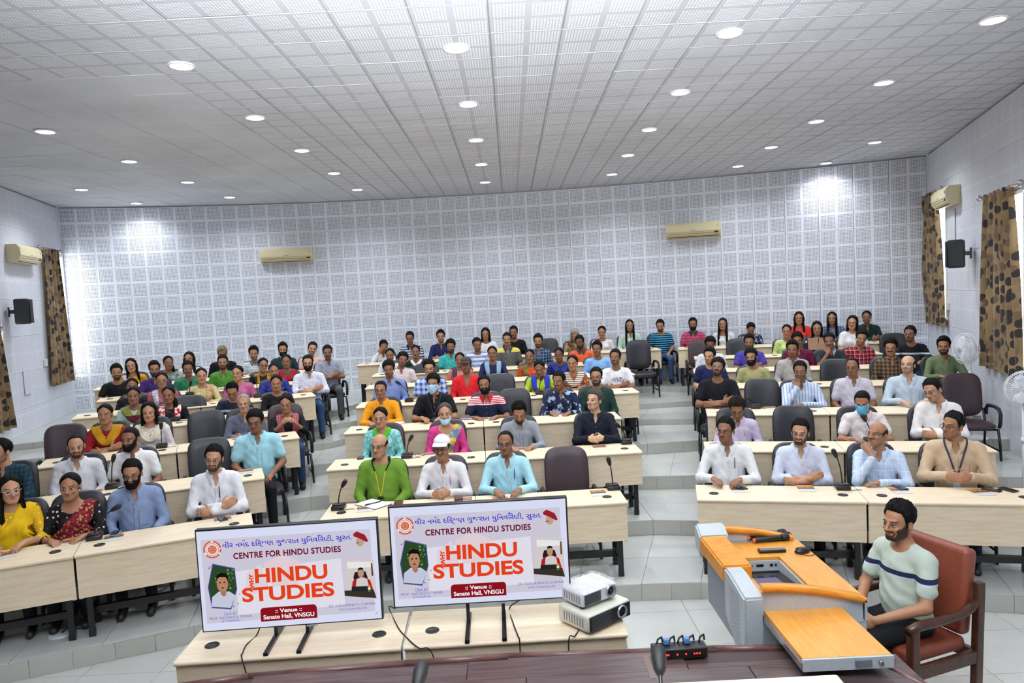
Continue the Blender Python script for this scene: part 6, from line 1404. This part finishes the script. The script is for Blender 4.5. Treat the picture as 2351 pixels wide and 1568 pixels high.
for i in range(7):
    for j in range(26): m.lathe([(.0, 0), (.0042, 0), (0, .0005)], 5, (1.289, 4.20+i*.028+(.014 if j % 2 else 0), .66+j*.0125), Matrix.Rotation(math.radians(-90), 3, 'Y'))
m.build('vent_holes', plain('#4a4e54', .6), pod)['kind'] = 'stuff'
tr_ = MB(); tr_.box((1.645, 3.90, .905), (.46, .66, .02)); tray = tr_.build('tray', ORTOP, pod)
m = MB(); m.box((1.645, 3.562, .882), (.47, .016, .062)); m.box((1.645, 3.90, .870), (.455, .66, .02)); m.build('tray_drawer', GREY, tray)
for s in (-1, 1): m = MB(); m.box((1.645+s*.235, 3.90, .878), (.016, .68, .035)); m.build('slide_rail', STEEL, tray)
m = MB(); m.box((1.72, 3.550, .885), (.085, .012, .034)); m.build('handle', plain('#7c8288', .3, .5), tray); m = MB(); m.lathe([(.0, .012), (.012, .012), (.013, 0), (0, 0)], 14, (1.81, 3.554, .884), Matrix.Rotation(math.radians(90), 3, 'X')); m.build('lock', STEEL, tray)
def hand_mic(label, a, b):
    a, b = Vector(a), Vector(b); d = (b-a).normalized(); L = (b-a).length; t = thing('wireless_microphone', label, 'microphone', a, 0, 'handheld microphones on the lectern'); q = lambda u: d*u
    m = MB(); m.tube([q(.012), q(.02), q(L-.075), q(L-.06)], [.015, .017, .020, .022], 14); m.build('handle', BLKM, t)
    m = MB(); m.tube([q(L-.06), q(L-.045), q(L-.015), q(L-.004), q(L)], [.024, .027, .026, .018, .006], 14); m.build('grille', plain('#26272b', .6, .3), t)
    m = MB(); m.tube([q(0), q(.014)], [.013, .016], 12); m.build('end_cap', plain('#e0662c', .4), t)
WT = .957+.022
hand_mic('black wireless microphone with orange cap, nearest on the lectern', (*at(1729, 1241, WT).to_2d(), WT), (*at(1812, 1233, WT).to_2d(), WT+.004)); hand_mic('black wireless microphone with orange cap, behind the nearest one', (*at(1716, 1236, WT).to_2d(), WT), (*at(1804, 1222, WT).to_2d(), WT+.004)); hand_mic('black wireless microphone lying reversed under the far rail', (*at(1818, 1226, WT).to_2d(), WT), (*at(1722, 1222, WT).to_2d(), WT+.004))
p = at(1772, 1267, .957); t = thing('remote_control', 'black remote control with many buttons on the lectern', 'remote', (p.x, p.y, .957), -.03)
m = MB(); m.rbox((0, 0, .011), (.19, .05, .02), .006); m.build('body', BLKM, t)
m = MB()
for i in range(12):
    for j in range(3): m.box((-.08+i*.0145, -.014+j*.014, .0225), (.008, .007, .003))
m.build('buttons', plain('#9a9aa0', .5), t); m = MB(); m.box((-.083, .014, .0228), (.009, .008, .004)); m.build('power_button', plain('#c02a2a', .4), t)
p = at(1842, 1268, .957); t = thing('computer_mouse', 'black computer mouse on the lectern worktop', 'mouse', (p.x, p.y, .957), -1.35)
v, f = blob((0, 0, .008), (.033, .058, .03), 16); o = link('body', npmesh('body', v, f, (BLKM,)), t); m = MB(); m.tube([(0, -.05, .034), (0, -.03, .037)], .004, 6); m.build('wheel', RUB, t)
m = MB(); P = [p+Vector((-.05, -.03, .004)), p+Vector((.02, -.08, .004)), p+Vector((.08, -.05, .004)), p+Vector((.14, -.02, .004)), p+Vector((.20, -.06, .004))]; m.tube(P, .0025, 5); m.build('cord', RUB, t).matrix_parent_inverse = Matrix.Translation(Vector((p.x, p.y, .957))).__class__.Identity(4) if False else (Matrix.Translation((p.x, p.y, .957)) @ Matrix.Rotation(-1.35, 4, 'Z')).inverted()
# ------------------------------------------------------------------ wooden armchair and its sitter
HR = math.radians(-70); hp = on_plane(2071.6, 1195.5, (0, 1), 4.62); hz = hp.z
seatc = Vector((hp.x+.0, hp.y, 0))
ch = thing('wooden_armchair', 'dark wooden armchair with rust leather pads beside the lectern', 'chair', seatc, HR); LEA = plain('#7d3d2a', .42, grain=.12)
m = MB(); m.rbox((0, .0, .475), (.50, .50, .09), .03, None, 3); m.build('seat', LEA, ch)
m = MB(); m.rbox((0, .285, .80), (.50, .10, .56), .035, Matrix.Rotation(math.radians(-8), 3, 'X'), 3); m.build('backrest', LEA, ch)
for s in (-1, 1):
    m = MB(); m.rbox((s*.285, .30, .44), (.05, .06, .88), .008, Matrix.Rotation(math.radians(-3), 3, 'X')); m.build('rear_leg', DARKW, ch); m = MB(); m.rbox((s*.285, -.25, .34), (.055, .065, .68), .01); m.build('front_leg', DARKW, ch)
    m = MB(); P = [(s*.285, -.29, .68), (s*.285, -.2, .695), (s*.285, -.02, .69), (s*.285, .15, .695), (s*.285, .24, .72), (s*.285, .29, .76)]; m.tube(P, [.028, .032, .030, .028, .030, .026], 10); m.build('armrest', DARKW, ch)
    m = MB(); m.rbox((s*.285, .02, .40), (.04, .52, .085), .008); m.build('side_rail', DARKW, ch)
for y_ in (-.25, .29): m = MB(); m.rbox((0, y_, .40), (.54, .04, .08), .008); m.build('cross_rail', DARKW, ch)
root, P, sh = person('young bearded man in pale green T-shirt with navy chest stripe on the wooden armchair', seatc+RotZ(HR) @ Vector((0, -.02, .055)), HR, None, ('c', 'q k', 'tb', 'S r', 'z,#bcc8b8,#1c2544,#c9cfce,#bcc8b8,.872,.842,.828', 'hero', 'pants:#101115'), 2, hz-1.17-.055, (math.radians(2), math.radians(2), 0))
# ------------------------------------------------------------------ stage front: audio strip, table, microphones
p = at(1561, 1509, STZ); t = thing('power_strip', 'black audio distribution strip with red lights on the stage edge', 'power strip', (p.x, p.y+.02, STZ), .03)
m = MB(); m.rbox((0, 0, .03), (.30, .09, .06), .006); m.build('body', BLKM, t); m = MB()
for x in (-.11, -.095, -.082, -.07, -.02, .028, .075, .09, .105): m.lathe([(.0, .004), (.0045, .003), (.005, 0), (0, 0)], 8, (x, -.045, .03), Matrix.Rotation(math.radians(90), 3, 'X'))
m.build('indicator_lights', glow('#ff2a18', 5.), t); m = MB()
for i, x in enumerate((-.12, -.05, .0, .06, .12)): m.tube([(x, .02, .06), (x+.01, .03, .085), (x+.035, .045, .09), (x+.045, .07, .05)], .006, 6)
m.build('plug_cable', RUB, t); 
for x in (-.065, .05): m = MB(); m.rbox((x, .02, .076), (.03, .03, .03), .004); m.build('plug', plain('#4a78b0', .4), t)
t = thing('speaker_table', 'pale laminate table at the front of the stage, mostly out of frame', 'table', (-.1, 1.95, STZ)); m = MB(); m.rbox((0, 0, .725), (2.26, .72, .03), .008); m.build('tabletop', BEECH, t)
m = MB(); m.box((0, .30, .46), (2.1, .02, .50)); m.build('modesty_panel', BEECHP, t)
for sx in (-1, 1):
    for sy in (-.28, .2): m = MB(); m.box((sx*1.02, sy, .355), (.05, .05, .71)); m.build('leg', BLKM, t)
for px, py, yy, lab in ((1514, 1526, 2.06, 'gooseneck microphone rising over the stage table near the audio strip'), (961, 1562, 2.06, 'gooseneck microphone barely rising into the bottom picture edge')):
    h = on_plane(px, py, (0, 1), yy); b = Vector((h.x-.02, 1.93, STZ+.74)); mic(lab, b, 0, h-b)
m = MB(); m.box((0, 0, .0008), (.03, .25, .0012)); o = m.build('cable_tape', plain('#6d5a54', .6)); p = at(1490, 1530, STZ); o.location = (p.x, p.y, STZ+.001); tag(o, 'strip of clear brown tape stuck to the stage planks', 'tape')
for px, py, lab in ((142, 1456, 'round white floor box lid beside the front left desk legs'), (1330, 1327, 'round white floor box lid behind the projectors')):
    p = at(px, py, ZL[1]); m = MB(); m.lathe([(.0, .012), (.10, .012), (.105, .006), (.105, 0), (0, 0)], 24); t = m.build('floor_box', plain('#dfe2e6', .4)); t.location = p; tag(t, lab, 'floor box')
    m = MB(); m.tube([(0, 0, .012), (.03, .02, .04), (.06, .05, .02), (.12, .10, .004)], .006, 6); m.build('cable', RUB, t)

for px, py, b, k, rz, lab in ((957, 1043, 'C', 2, .5, 'pair of spectacles folded on the second middle desk beside the microphone'), (612, 946, 'L', 4, .2, 'pair of spectacles on the desk before the woman in black dress')):
    p = on_desk(px, py, b, k); o = link('spectacles', GLAS.copy(), None, p+Vector((0, -.03, .022)), ANG[b]+rz); o.data.materials[0] = plain('#3a302c', .35); tag(o, lab, 'spectacles')
